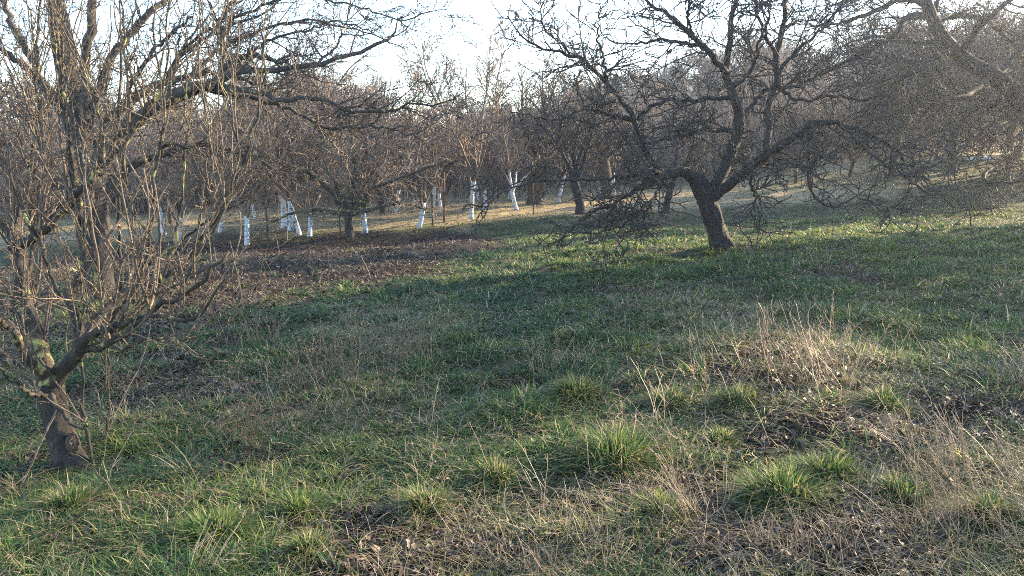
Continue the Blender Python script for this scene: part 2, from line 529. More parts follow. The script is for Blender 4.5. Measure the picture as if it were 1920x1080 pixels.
trunk1 = limb([(137, 905, 96, 0.0), (134, 880, 84), (120, 835, 66), (108, 790, 60), (98, 750, 62), (92, 722, 64)], d1, 40, 0.0004, 0.78)
L1 = [
    [(93, 735, 44), (84, 690, 44), (70, 645, 40, .05), (56, 600, 36, .1), (46, 555, 32, .15), (40, 500, 30, .2), (34, 460, 28, .2), (0, 415, 22, .2), (-70, 380, 14, .2)],
    [(30, 465, 26, .2), (60, 445, 24, .15), (105, 410, 22, .1), (150, 362, 18, .1), (205, 300, 15, .1), (260, 232, 12, .1), (310, 150, 10, 0), (335, 100, 8, 0), (400, 55, 6, 0)],
    [(90, 732, 46), (120, 690, 40, -.05), (148, 657, 33, -.1), (165, 631, 24, -.15), (207, 618, 18, -.2), (252, 598, 15, -.3), (318, 566, 12, -.4), (372, 532, 11, -.5), (430, 470, 7, -.5)],
    [(148, 655, 30, -.1), (147, 628, 26, -.05), (142, 594, 22, 0), (131, 560, 18, 0), (152, 500, 17, .1), (150, 410, 14, .1), (136, 320, 12, .15), (126, 230, 10, .2), (108, 130, 8, .2), (92, -30, 6, .2)],
    [(165, 632, 24, -.15), (200, 580, 20, 0), (240, 545, 18, .1), (300, 530, 14, .2), (350, 488, 11, .2), (397, 428, 9, .2), (440, 350, 8, .2), (470, 255, 7, .2), (496, 165, 6, .2), (492, 50, 5, .2)],
    [(160, 655, 18, -.1), (196, 650, 15, -.2), (240, 615, 12, -.3), (277, 594, 10, -.35), (370, 596, 8, -.45), (402, 560, 6, -.5), (440, 500, 4, -.5)],
    [(190, 645, 9, -.2), (240, 652, 8, -.3), (290, 634, 7, -.4), (332, 648, 5, -.45), (372, 615, 3, -.5)],
    [(88, 700, 30, -.1), (60, 680, 24, -.2), (28, 632, 20, -.3), (-20, 585, 15, -.4), (-80, 520, 8, -.5)],
    [(75, 660, 26, .1), (40, 600, 20, .3), (0, 560, 14, .5), (-60, 500, 8, .6)],
    [(84, 690, 22, .1), (82, 640, 18, .2), (60, 570, 14, .3), (54, 510, 12, .4), (70, 420, 9, .5), (62, 300, 7, .5), (70, 180, 5, .5), (60, 15, 4, .5)],
    [(111, 560, 11), (94, 514, 10, .1), (80, 464, 9, .1), (55, 428, 8, .1), (42, 394, 8, .1), (27, 347, 7, .1), (0, 294, 6, .1), (-20, 200, 4, .1)],
    [(181, 560, 12, .1), (180, 517, 11, .1), (172, 467, 10, .1), (152, 405, 9, .1), (140, 333, 8, .1), (132, 250, 7, .1), (112, 120, 6, .1), (100, -20, 4, .1)],
    [(300, 530, 9, .1), (292, 483, 8), (280, 444, 7), (255, 400, 7), (222, 361, 6), (206, 335, 6), (192, 267, 6), (178, 180, 5), (153, 125, 4), (108, 30, 4)],
    [(250, 570, 11, -.2), (270, 500, 9, -.2), (282, 430, 8, -.2), (288, 370, 8, -.2), (296, 300, 7, -.2), (306, 240, 6, -.2), (310, 150, 5, -.2), (318, -20, 4, -.2)],
    [(292, 300, 7, -.1), (310, 275, 7, -.15), (340, 272, 6, -.2), (370, 284, 6, -.2), (395, 300, 4, -.2)],
    [(215, 590, 12, .2), (230, 500, 10, .3), (222, 420, 8, .3), (235, 330, 7, .3), (220, 220, 6, .3), (232, 100, 5, .3), (228, -30, 4, .3)],
    [(340, 540, 8, -.4), (372, 480, 7, -.4), (420, 380, 6, -.4), (448, 290, 5, -.4), (420, 180, 5, -.4), (408, 60, 4, -.4)],
    [(90, 745, 14, -.15), (50, 733, 9, -.3), (10, 705, 6, -.4), (-40, 690, 4, -.5)],
    [(105, 765, 12, .05), (95, 745, 8, .2), (40, 700, 6, .3), (-10, 640, 4, .4)],
    [(175, 875, 10, -.02), (166, 835, 9, -.03), (158, 780, 8, -.05), (157, 700, 7, -.08), (150, 620, 6, -.1), (160, 520, 5, -.1), (155, 420, 4, -.1)],
    [(200, 862, 5, .3), (203, 790, 5, .3), (204, 700, 4, .3), (207, 610, 3, .3)],
    [(95, 740, 14, -.2), (118, 775, 9, -.25), (160, 800, 7, -.28), (150, 745, 5, -.25)],
    [(20, 470, 14, .2), (40, 380, 11, .3), (75, 300, 9, .4), (72, 200, 8, .4), (68, 100, 6, .4), (80, -20, 5, .4)],
    [(300, 540, 8, .2), (330, 440, 7, .3), (345, 330, 6, .3), (350, 200, 5, .3), (345, 60, 4, .3)],
    [(207, 610, 10, .1), (265, 520, 8, .2), (330, 455, 7, .3), (410, 400, 5, .3), (470, 370, 4, .3)],
]
limbs1 = [limb(p, d1, 26, 0.008, 0.78) for p in L1]
# root flare
for ex in ((178, 892, -.05), (98, 895, -.1), (165, 900, -.2)):
    pass
lv1 = [dict(density=5.6, length=0.95, angle=(18, 60), up=0.6, trop=0.07, wig=0.11, n=9, t0=0.08, r=0.010, tip=0.003, shrink=0.45, sides=4),
       dict(density=5, length=0.42, angle=(25, 65), up=0.3, trop=0.05, wig=0.15, n=6, t0=0.1, r=0.0048, tip=0.0021, shrink=0.4),
       dict(density=8.0, length=0.14, angle=(30, 75), up=0.2, trop=0.03, wig=0.2, n=4, t0=0.1, r=0.0034, tip=0.0018, shrink=0.3)]
sp1 = dict(density=10.0, length=0.05, angle=(40, 85), up=0.1, trop=0, wig=0.2, n=3, t0=0.1, r=0.0024, tip=0.0018)
t1, _ = traced_tree('fruit_tree', 'nearest bare tree at the left with mossy fork and a short scarred trunk', 'tree', b1, trunk1, limbs1,
                    (M['near_bark'], M['near_limb'], M['near_twig']), lv1, sp1)
rf = Tubes()
for px, py, w, dd in ((182, 893, 14, -.12), (92, 900, 16, -.1), (118, 880, 14, .2)):
    e, _ = ground_at(px, py); e = e - np.array((0, 0, .02))
    s = at(132, 838, d1)
    mid = (s * 0.35 + e * 0.65) + np.array((0, 0, -0.01))
    P, R = resample([s, mid, e], [0.045, 0.038, 0.020], 12)
    rf.add(P, R, 14, 0.10)
make('root_flare', rf.mesh('root_flare', b1), M['near_bark'], t1)

import bmesh
sb = at(136, 832, d1 - .05) 
bm = bmesh.new(); bmesh.ops.create_icosphere(bm, subdivisions=4, radius=1)
for v in bm.verts:
    c = v.co
    k = 1 + .25 * (float(vnoise(np.array(c.x * 4 + 9), np.array(c.z * 5 + 7))) - .5) + .3 * (float(vnoise(np.array(c.x * 11 + 9), np.array(c.z * 12 + c.y * 9 + 7))) - .5)
    v.co = Vector((c.x * .034 * k, c.y * .03 * k, c.z * .065 * k))
sm = bpy.data.meshes.new('bark_scar'); bm.to_mesh(sm); bm.free()
so = make('bark_scar', sm, M['brown_bark'], t1); so.location = Vector(sb - b1)
tag(so, 'rough reddish brown wound on the trunk')

# --- big tree behind it, long arms to the right
b2, d2 = ground_at(188, 545)
trunk2 = limb([(190, 560, 74), (188, 520, 62), (185, 450, 57), (180, 370, 54), (166, 300, 54), (142, 225, 56), (126, 130, 52), (112, 50, 44), (95, -80, 30), (90, -200, 18)], d2, 44, 0.001, 0.78)
L2 = [
    [(155, 285, 34), (158, 190, 28, -.1), (161, 100, 26, -.2), (172, 40, 24, -.3), (180, -60, 18, -.4), (200, -160, 10, -.5)],
    [(160, 275, 34), (170, 205, 28, .1), (194, 155, 25, .2), (206, 120, 22, .3), (238, 70, 20, .4), (280, 26, 17, .5), (330, -30, 13, .6), (380, -90, 7, .7)],
    [(135, 235, 32), (105, 190, 28, .1), (75, 150, 26, .2), (58, 108, 22, .3), (30, 60, 18, .3), (5, 5, 14, .3), (-30, -60, 8, .3)],
    [(125, 215, 26), (85, 170, 22, -.3), (48, 125, 18, -.5), (15, 100, 14, -.6), (-50, 60, 8, -.8)],
    [(172, 330, 46), (205, 268, 40, -.3), (262, 218, 36, -.6), (322, 182, 32, -.9), (400, 152, 26, -1.1), (447, 134, 18, -1.2), (545, 130, 14, -1.3), (586, 127, 13, -1.3), (628, 111, 12, -1.2), (669, 97, 11, -1.1), (711, 83, 9, -1), (739, 66, 6, -.9), (748, 30, 3, -.9)],
    [(172, 310, 34), (225, 205, 24, .2), (280, 165, 20, .3), (335, 148, 18, .4), (400, 138, 15, .5), (460, 150, 11, .6), (520, 170, 7, .7)],
    [(405, 148, 18, -1.1), (440, 112, 14, -1.1), (470, 104, 13, -1.2), (510, 112, 11, -1.3), (560, 128, 8, -1.4)],
    [(330, 185, 22, -.9), (400, 163, 18, -1), (470, 172, 15, -1.2), (530, 188, 13, -1.4), (600, 186, 10, -1.5), (655, 208, 9, -1.5), (712, 213, 8, -1.5), (765, 199, 6, -1.4), (830, 190, 4, -1.4), (866, 172, 3, -1.4)],
    [(400, 172, 14, -.8), (480, 184, 12, -.6), (545, 205, 10, -.5), (620, 240, 8, -.4), (700, 235, 6, -.3), (800, 262, 3, -.2)],
    [(417, 145, 16, -1.1), (416, 90, 14, -1.1), (414, 42, 12, -1), (430, 8, 9, -1), (480, -30, 5, -1)],
    [(420, 40, 8, -1), (470, 20, 8, -.9), (550, -5, 7, -.8), (610, 2, 6, -.8), (662, 10, 5, -.8), (715, 28, 4, -.8), (745, 40, 4, -.8), (800, 25, 3, -.8), (850, 15, 2, -.8)],
    [(250, 225, 18, -.6), (240, 170, 14, -.8), (265, 130, 12, -1), (300, 80, 9, -1.1), (360, 30, 6, -1.2)],
    [(310, 188, 16, -.9), (330, 120, 12, -1), (370, 80, 10, -1), (430, 50, 7, -1), (500, 20, 5, -1), (560, -40, 3, -1)],
    [(180, 380, 30), (240, 320, 22, .3), (300, 290, 18, .5), (380, 270, 14, .7), (460, 290, 9, .8), (540, 330, 5, .9)],
    [(178, 400, 30, -.1), (110, 340, 24, .2), (50, 290, 18, .4), (-20, 250, 12, .5), (-80, 200, 7, .5)],
    [(590, 126, 7, -1.3), (640, 70, 5, -1.2), (655, 20, 4, -1.1), (658, -20, 3, -1.1)],
    [(450, 135, 10, -1.2), (500, 80, 8, -1.1), (560, 60, 6, -1), (630, 40, 5, -1), (700, 60, 3, -1)],
    [(330, 184, 12, -.9), (390, 110, 10, -.6), (480, 60, 8, -.4), (580, 40, 6, -.3), (680, 60, 4, -.2), (760, 90, 3, -.2)],
]
limbs2 = [limb(p, d2, 30, 0.015, 0.70) for p in L2]
lv2 = [dict(density=7.0, length=0.85, angle=(25, 65), up=0.15, trop=0.02, wig=0.17, n=9, t0=0.12, r=0.011, tip=0.0036, shrink=0.45, sides=4),
       dict(density=8, length=0.42, angle=(30, 70), up=0.1, trop=0.0, wig=0.22, n=7, t0=0.1, r=0.0068, tip=0.0032, shrink=0.4),
       dict(density=9.0, length=0.17, angle=(30, 75), up=0.1, trop=0.0, wig=0.25, n=5, t0=0.1, r=0.005, tip=0.003, shrink=0.3)]
sp2 = dict(density=6.0, length=0.04, angle=(40, 85), up=0.1, trop=0, wig=0.2, n=3, t0=0.1, r=0.0045, tip=0.0036)
traced_tree('fruit_tree', 'tall thick trunked bare tree behind the nearest one, arms reaching right', 'tree', b2, trunk2, limbs2,
            (M['old_bark'], M['old_limb'], M['old_twig']), lv2, sp2)

# --- main tree right of centre
b5, d5 = ground_at(1355, 465)
trunk5 = limb([(1358, 476, 66), (1354, 462, 56), (1344, 428, 48), (1328, 385, 48), (1314, 350, 50), (1306, 330, 44)], d5, 36, 0.001, 0.76)
L5 = [
    [(1312, 342, 38), (1283, 324, 30, -.1), (1248, 330, 25, -.3), (1221, 341, 20, -.5), (1186, 361, 14, -.8), (1150, 381, 10, -1), (1110, 398, 8, -1.2), (1070, 432, 5, -1.4)],
    [(1240, 328, 22, -.3), (1215, 290, 20, -.2), (1197, 251, 18, -.1), (1188, 224, 17, 0), (1171, 195, 15, 0), (1138, 155, 13, 0), (1115, 133, 12, 0), (1090, 111, 11, .1), (1065, 100, 9, .1), (1032, 94, 7, .2), (993, 80, 6, .2), (965, 55, 4, .3), (950, 30, 3, .3)],
    [(1068, 101, 7, .1), (1050, 78, 6, 0), (1025, 60, 5, 0), (1015, 30, 4, 0), (1011, -20, 3, 0)],
    [(1333, 372, 38), (1350, 330, 34, .05), (1362, 300, 33, .1), (1377, 268, 32, .1), (1386, 240, 31, .1), (1384, 205, 27, .1), (1373, 170, 24, .1), (1363, 138, 21, .1), (1366, 93, 18, .1), (1370, 46, 16, .1), (1380, 0, 13, .1), (1392, -80, 8, .1)],
    [(1364, 140, 19, .1), (1333, 102, 17, -.1), (1296, 65, 14, -.2), (1259, 32, 12, -.3), (1222, 9, 9, -.3), (1180, -30, 5, -.3)],
    [(1345, 115, 13, 0), (1324, 93, 12, .1), (1278, 80, 10, .2), (1231, 76, 8, .3), (1185, 85, 6, .4), (1130, 70, 4, .5)],
    [(1380, 182, 14, .1), (1330, 186, 13, .1), (1280, 188, 12, .1), (1240, 192, 11, .1), (1205, 212, 10, .05), (1190, 226, 8, 0)],
    [(1386, 246, 16, .1), (1330, 245, 13, -.2), (1280, 253, 11, -.4), (1230, 266, 8, -.6), (1170, 270, 5, -.8)],
    [(1332, 378, 30), (1352, 357, 30, -.1), (1381, 337, 28, -.2), (1411, 313, 25, -.3), (1434, 292, 23, -.4), (1461, 275, 22, -.5), (1491, 257, 20, -.6), (1516, 236, 18, -.7), (1544, 230, 16, -.8), (1577, 236, 13, -.9), (1640, 255, 9, -1), (1700, 300, 5, -1.1)],
    [(1436, 290, 20, -.4), (1440, 240, 19, -.2), (1444, 194, 18, 0), (1456, 157, 18, .1), (1456, 102, 17, .2), (1468, 46, 15, .2), (1472, 0, 13, .2), (1480, -80, 8, .2)],
    [(1457, 105, 12, .1), (1450, 92, 11, .1), (1430, 55, 9, .0), (1414, 5, 8, 0), (1400, -50, 5, 0)],
    [(1458, 140, 12, .1), (1472, 118, 11, .1), (1509, 83, 9, .1), (1555, 37, 7, .2), (1585, -5, 5, .2), (1620, -50, 3, .2)],
    [(1386, 225, 16, .1), (1410, 200, 13, .3), (1435, 170, 11, .5), (1480, 165, 9, .7), (1540, 140, 7, .8), (1600, 110, 5, .9), (1660, 70, 3, .9)],
    [(1411, 315, 12, -.4), (1408, 345, 8, -.6), (1416, 372, 6, -.7), (1408, 398, 5, -.8), (1424, 430, 3, -.9)],
    [(1500, 252, 12, -.6), (1520, 300, 8, -.8), (1518, 335, 7, -.9), (1534, 376, 6, -1), (1562, 386, 5, -1), (1610, 370, 4, -1.1), (1660, 395, 3, -1.2)],
    [(1577, 236, 10, -.9), (1630, 285, 7, -1.1), (1690, 325, 6, -1.3), (1722, 352, 5, -1.4), (1760, 368, 4, -1.5), (1790, 388, 3, -1.5)],
    [(1250, 330, 14, -.4), (1215, 320, 12, -.9), (1160, 335, 9, -1.3), (1090, 336, 7, -1.6), (1010, 340, 5, -1.8), (950, 355, 3, -2)],
    [(1250, 328, 12, -.3), (1225, 370, 9, -.8), (1195, 400, 7, -1.2), (1150, 430, 5, -1.5), (1090, 440, 3, -1.7)],
    [(1372, 165, 12, .1), (1410, 130, 10, -.2), (1425, 80, 8, -.4), (1440, 30, 6, -.5), (1430, -40, 4, -.6)],
    [(1188, 224, 12, 0), (1150, 215, 9, -.3), (1100, 205, 7, -.6), (1040, 225, 5, -.8), (960, 210, 3, -1)],
    [(1138, 155, 9, 0), (1130, 110, 7, -.2), (1120, 60, 5, -.4), (1125, 20, 3, -.5)],
    [(1456, 160, 12, .1), (1500, 190, 9, -.2), (1560, 180, 7, -.4), (1620, 190, 5, -.6), (1680, 170, 3, -.8)],
    [(1300, 68, 9, -.2), (1290, 30, 7, -.3), (1300, -20, 5, -.4)],
]
limbs5 = [limb(p, d5, 28, 0.014, 0.68) for p in L5]
lv5 = [dict(density=6.4, length=0.95, angle=(30, 75), up=0.15, trop=0.01, wig=0.2, n=9, t0=0.12, r=0.015, tip=0.005, shrink=0.5, sides=4),
       dict(density=7.5, length=0.48, angle=(30, 75), up=0.12, trop=0.0, wig=0.24, n=7, t0=0.1, r=0.013, tip=0.0075, shrink=0.4),
       dict(density=6.5, length=0.2, angle=(30, 80), up=0.1, trop=0.0, wig=0.28, n=5, t0=0.1, r=0.0066, tip=0.0042, shrink=0.3)]
sp5 = dict(density=4.0, length=0.05, angle=(40, 85), up=0.1, trop=0, wig=0.2, n=3, t0=0.1, r=0.006, tip=0.0045)
traced_tree('fruit_tree', 'wide gnarled bare tree on the open grass right of centre', 'tree', b5, trunk5, limbs5,
            (M['dark_bark'], M['dark_bark'], M['dark_twig']), lv5, sp5)

t5 = [o for o in bpy.data.objects if o.get('label', '').startswith('wide gnarled')][0]
rf = Tubes()
for px, py, w in ((1382, 468, 8), (1334, 471, 8)):
    e, _ = ground_at(px, py); e = e - np.array((0, 0, .03))
    s = at(1350, 440, d5)
    P, R = resample([s, s * 0.35 + e * 0.65, e], [0.09, 0.06, 0.02], 12)
    rf.add(P, R, 14, 0.10)
make('root_flare', rf.mesh('root_flare', b5), M['dark_bark'], t5)

# --- leaning tree at the right edge
b8, d8 = ground_at(1915, 345)
d8 = min(d8, 19)
b8 = at(1966, 350, d8); b8[2] = ground_z(b8[0], b8[1])
trunk8 = limb([(1966, 365, 62), (1962, 315, 54), (1950, 259, 52), (1930, 212, 50), (1902, 174, 47), (1866, 144, 44), (1821, 120, 42), (1791, 96, 40), (1765, 66, 38), (1747, 30, 34), (1735, 0, 30), (1718, -80, 20), (1700, -160, 10)], d8, 44, 0.003, 0.66)
L8 = [
    [(1742, 28, 22), (1702, 34, 18, -.4), (1680, 62, 14, -.8), (1640, 90, 11, -1.1), (1590, 115, 8, -1.3), (1530, 140, 5, -1.5)],
    [(1738, 8, 20), (1690, -5, 16, .3), (1640, 20, 12, .6), (1590, 40, 9, .9), (1530, 50, 5, 1.2)],
    [(1756, 40, 20), (1800, 28, 15, .5), (1850, 40, 12, .8), (1900, 80, 8, 1.1), (1960, 90, 5, 1.3)],
    [(1800, 104, 20), (1830, 60, 15, -.5), (1870, 20, 12, -.8), (1920, -20, 8, -1)],
    [(1870, 146, 20), (1900, 110, 15, .3), (1950, 60, 12, .5), (2000, 20, 8, .6)],
    [(1790, 95, 18), (1740, 110, 14, -.5), (1700, 140, 11, -.9), (1640, 150, 8, -1.3), (1580, 170, 5, -1.6)],
    [(1860, 142, 16), (1820, 175, 13, -.8), (1760, 190, 10, -1.4), (1700, 215, 7, -2), (1640, 225, 5, -2.4)],
    [(1915, 225, 20), (1870, 240, 15, -1), (1820, 265, 12, -1.8), (1770, 300, 9, -2.4), (1700, 330, 6, -2.8)],
    [(1918, 250, 18), (1880, 300, 12, -2), (1850, 340, 9, -3), (1890, 345, 6, -3.5), (1950, 335, 4, -3.8)],
    [(1900, 180, 16), (1850, 200, 12, .8), (1790, 210, 9, 1.4), (1720, 190, 6, 2)],
    [(1770, 70, 14), (1740, 80, 11, .6), (1690, 75, 9, 1), (1630, 70, 6, 1.5), (1570, 90, 4, 1.8)],
    [(1725, -40, 14), (1660, -30, 10, -.4), (1600, 0, 8, -.8), (1550, 10, 5, -1)],
    [(1750, 50, 14), (1760, 0, 10, .2), (1790, -40, 7, .3)],
    [(1922, 260, 20), (1990, 200, 16, .3), (2060, 130, 12, .5), (2120, 60, 8, .6)],
]
limbs8 = [limb(p, d8, 22, 0.02, 0.72) for p in L8]
lv8 = [dict(density=5, length=1.35, angle=(30, 70), up=0.08, trop=0.01, wig=0.18, n=8, t0=0.12, r=0.022, tip=0.008, shrink=0.45, sides=4),
       dict(density=6.5, length=0.7, angle=(30, 75), up=0.08, trop=0.0, wig=0.22, n=6, t0=0.1, r=0.009, tip=0.004, shrink=0.4),
       dict(density=7.5, length=0.32, angle=(30, 80), up=0.1, trop=0.0, wig=0.25, n=4, t0=0.1, r=0.009, tip=0.0065, shrink=0.3)]
traced_tree('fruit_tree', 'large dark tree at the right edge whose thick trunk bends left into the sky', 'tree', b8, trunk8, limbs8,
            (M['dark_bark'], M['dark_bark'], M['dark_twig']), lv8, None)

# --- small tree on the edge of the leaf litter
b4, d4 = ground_at(655, 445)
trunk4 = limb([(656, 450, 20), (655, 435, 16), (653, 415, 14), (655, 398, 16)], d4, 10, 0.004)
L4 = [
    [(652, 402, 11), (630, 375, 10, -.2), (607, 345, 9, -.4), (570, 318, 8, -.7), (525, 305, 6, -.9), (490, 285, 5, -1.1), (455, 262, 3, -1.3)],
    [(654, 402, 11), (640, 370, 10, .2), (612, 320, 9, .4), (600, 260, 7, .5), (570, 200, 5, .6)],
    [(656, 400, 11), (660, 350, 10, 0), (665, 290, 8, -.1), (655, 220, 6, -.2), (670, 160, 4, -.3)],
    [(657, 402, 11), (690, 370, 10, .2), (720, 325, 8, .3), (765, 280, 6, .4), (800, 220, 4, .5)],
    [(657, 402, 9), (700, 392, 8, -.3), (750, 380, 6, -.6), (800, 395, 4, -.8)],
    [(657, 402, 9), (705, 350, 8, -.5), (760, 330, 6, -.9), (840, 300, 4, -1.2)],
    [(652, 402, 9), (600, 395, 7, .3), (550, 400, 5, .5), (500, 420, 3, .6)],
    [(656, 402, 9), (690, 330, 7, .6), (710, 260, 5, .9), (730, 190, 3, 1.1)],
]
limbs4 = [limb(p, d4, 18, 0.015) for p in L4]
lv4 = [dict(density=6, length=0.9, angle=(25, 65), up=0.15, trop=0.01, wig=0.18, n=7, t0=0.12, r=0.014, tip=0.006, shrink=0.45, sides=4),
       dict(density=7, length=0.5, angle=(30, 75), up=0.1, trop=0.0, wig=0.22, n=6, t0=0.1, r=0.0095, tip=0.0055, shrink=0.4),
       dict(density=7, length=0.24, angle=(30, 80), up=0.1, trop=0.0, wig=0.25, n=4, t0=0.1, r=0.0075, tip=0.005, shrink=0.3)]
traced_tree('fruit_tree', 'low spreading bare tree, short unpainted trunk at the leaf litter edge', 'tree', b4, trunk4, limbs4,
            (M['old_bark'], M['near_limb'], M['orchard_twig']), lv4, None)


# ------------------------------------------------------------------ generic bare trees
def gen_tree(seed, H=4.5, th=1.0, tr=0.10, nl=6, spread=0.8, dens=(4.5, 5.5, 6.5), lens=(1.2, .65, .35), tipr=0.0075, lean=0.1, fork=0.0):
    g = np.random.default_rng(seed)
    n = 10
    P = np.zeros((n, 3)); d = norm(np.array((g.normal(0, lean), g.normal(0, lean), 1.0)))
    for i in range(1, n):
        P[i] = P[i - 1] + d * th / (n - 1)
        d = norm(d + g.normal(0, 0.06, 3))
    R = np.interp(np.linspace(0, 1, n), [0, 0.08, 0.2, 1], [tr * 1.45, tr * 1.12, tr, tr * 0.92])
    P[0, 2] -= 0.1
    limbs = []
    for k in range(nl):
        az = 2 * np.pi * (k + g.uniform(-.3, .3)) / nl
        lead = (k == 0)
        sl = (0.25 if lead else spread * g.uniform(0.6, 1.15))
        d = norm(np.array((math.cos(az) * sl, math.sin(az) * sl, 1.0)))
        L = (H - th) * g.uniform(0.8, 1.1) * math.sqrt(1 + sl * sl) * 0.9
        m = 16
        st = P[-1 - (k % 3)].copy()
        Q = np.zeros((m, 3)); Q[0] = st
        for i in range(1, m):
            Q[i] = Q[i - 1] + d * L / (m - 1)
            d = norm(d + g.normal(0, 0.10, 3) + np.array((0, 0, 0.03)))
        r0 = tr * g.uniform(0.42, 0.6)
        limbs.append((Q, r0 * (1 - np.linspace(0, 1, m) ** 0.6) + tipr * 1.5))
    cur = (np.stack([l[0] for l in limbs]), np.stack([l[1] for l in limbs]))
    tw = Tubes()
    for i in range(3):
        cur = grow(*cur, density=dens[i], length=lens[i] * (H / 4.5), angle=(25, 68), up=0.25 - .05 * i, trop=0.03, wig=0.17,
                   n=(8, 6, 4)[i], t0=0.12, r=(0.022, 0.014, 0.010)[i] * max(1, tipr / .0085), tip=tipr, shrink=0.45, r_ng=g)
        tw.add(*cur, sides=4 if i == 0 else 3)
    return P, R, limbs, tw


def white_variant(seed, **kw):
    P, R, limbs, tw = gen_tree(seed, **kw)
    tm = Tubes().add(P, R, 12, 0.08).mesh('trunk')
    lm = []
    for Q, r in limbs:
        lm.append((Tubes().add(Q[:4], r[:4] * 1.02, 8, 0.06).mesh('limb_base'), Tubes().add(Q[3:], r[3:], 7, 0.05).mesh('limb')))
    return tm, lm, tw.mesh('twigs')


WV = [white_variant(11, H=4.2, th=0.8, tr=0.064, nl=5), white_variant(12, H=4.6, th=0.95, tr=0.07, nl=6, spread=.7),
      white_variant(13, H=3.8, th=0.75, tr=0.066, nl=4, spread=1.1), white_variant(14, H=4.4, th=1.0, tr=0.058, nl=5, spread=.6)]
GW = 'whitewashed fruit trees beyond the wire fence'


def white_tree(px, py, var, rz, s, label, painted_limbs=False, dpt=None):
    b, d = ground_at(px, py)
    r = empty('whitewashed_tree', b, rz, s)
    tag(r, label, 'tree', GW)
    tm, lm, tw = WV[var]
    make('trunk', tm, M['whitewash'], r)
    for k, (a, c) in enumerate(lm):
        o = make('limb', c, M['orchard_twig'], r)
        o2 = make('limb_base', a, None, r)
        if not a.materials:
            a.materials.append(M['whitewash'])
        o2.material_slots[0].link = 'OBJECT'
        o2.material_slots[0].material = M['whitewash'] if (painted_limbs and k < 3) else M['orchard_twig']
    make('twigs', tw, M['orchard_twig'], r)
    return r


white_tree(463, 462, 0, 0.3, 0.95, 'whitewashed tree at the left, nearest to the leaf litter edge')
white_tree(412, 436, 3, 1.9, 0.9, 'whitewashed tree just left of and behind the one nearest the litter')
white_tree(308, 440, 1, 2.6, 0.9, 'leftmost whitewashed tree, mostly hidden by the near tree shoots')
white_tree(332, 455, 2, 0.9, 0.9, 'whitewashed tree second from the left with a short stem')
white_tree(533, 428, 1, 0.2, 1.3, 'thickest whitewashed trunk, left one of a tight cluster of four')
white_tree(545, 432, 0, 4.2, 1.0, 'whitewashed tree right against the thickest trunk of the cluster')
white_tree(561, 440, 3, 5.2, 1.0, 'whitewashed tree standing foremost in the tight cluster of four')
white_tree(580, 443, 2, 2.2, 0.85, 'thin whitewashed tree at the right side of the tight cluster')
white_tree(685, 437, 0, 3.3, 0.95, 'whitewashed tree just right of the low unpainted tree')
white_tree(742, 398, 3, 0.6, 0.8, 'small distant whitewashed tree alone left of the dark posts')
white_tree(785, 428, 2, 1.2, 0.95, 'short whitewashed tree to the left of the dark fence post')
white_tree(812, 388, 1, 5.4, 0.85, 'whitewashed tree with painted forks behind the dark fence post')
white_tree(826, 392, 0, 2.9, 0.85, 'whitewashed tree behind the rusty fence post')
white_tree(883, 412, 3, 0.1, 1.2, 'tall straight whitewashed trunk on the grass bank')
white_tree(897, 379, 1, 1.7, 0.8, 'farther whitewashed tree between two nearer ones on the bank')
white_tree(910, 392, 0, 0.8, 0.85, 'whitewashed tree forking to the right just behind the bank')
white_tree(969, 394, 2, 4.1, 1.0, 'low forked whitewashed tree with spread painted arms beside the thick brown trunk', True)
white_tree(955, 370, 1, 3.7, 0.8, 'whitewashed tree behind the low forked one')
white_tree(1048, 378, 3, 2.0, 0.95, 'leaning whitewashed tree right of the thick brown trunk')
white_tree(1152, 364, 0, 2.4, 1.0, 'whitewashed tree seen behind the left arm of the big gnarled tree')
white_tree(1463, 306, 1, 1.1, 1.0, 'whitewashed tree on the slope seen through the fork of the gnarled tree')

white_tree(478, 412, 1, 2.2, .7, 'far whitewashed tree in the gap between the nearest one and the cluster')
white_tree(1120, 372, 2, 0.4, .8, 'short whitewashed tree between the slender dark tree and the gnarled one')
white_tree(1229, 332, 3, 3.1, .75, 'thin far whitewashed stem left of the small dark forking tree')
white_tree(1257, 322, 0, 5.0, .7, 'thin far whitewashed stem above the small dark forking tree')

# brown trunked trees among them
def part_tree(name, label, b, rz, s, seed, mats, group=None, cat='tree', **kw):
    P, R, limbs, tw = gen_tree(seed, **kw)
    r = empty(name, b, rz, s)
    tag(r, label, cat, group)
    make('trunk', Tubes().add(P, R, 12, 0.08).mesh('trunk'), mats[0], r)
    for Q, rr in limbs:
        make('limb', Tubes().add(Q, rr, 7, 0.06).mesh('limb'), mats[0], r)
    make('twigs', tw.mesh('twigs'), mats[1], r)
    return r


BR = (M['brown_bark'], M['orchard_twig'])
part_tree('bare_tree', 'tree with the thick brown unpainted trunk behind the grass bank', ground_at(1003, 382)[0], 0, 1, 31, BR, th=1.5, tr=.26, H=4.8, nl=7)
part_tree('bare_tree', 'dark slender tree left of the gnarled tree, trunk on the shaded grass', ground_at(1088, 402)[0], 1, 1, 32, (M['dark_bark'], M['dark_twig']), th=1.2, tr=.13, H=4.2, nl=6)
part_tree('bare_tree', 'brown trunked tree farther back between the slender tree and the gnarled one', ground_at(1138, 372)[0], 2, 1, 33, BR, th=1.5, tr=.2, H=4.6, nl=6)
part_tree('bare_tree', 'small dark tree forking low just left of the gnarled trunk', ground_at(1248, 397)[0], 0.5, 1, 34, (M['dark_bark'], M['dark_twig']), th=.75, tr=.09, H=3.6, nl=4, spread=1.3)
part_tree('bare_tree', 'dark upright tree behind the rusty post at the thicket edge', ground_at(884, 345)[0], 0.5, 1, 35, (M['dark_bark'], M['thicket_twig']), th=2.0, tr=.22, H=5, nl=6)

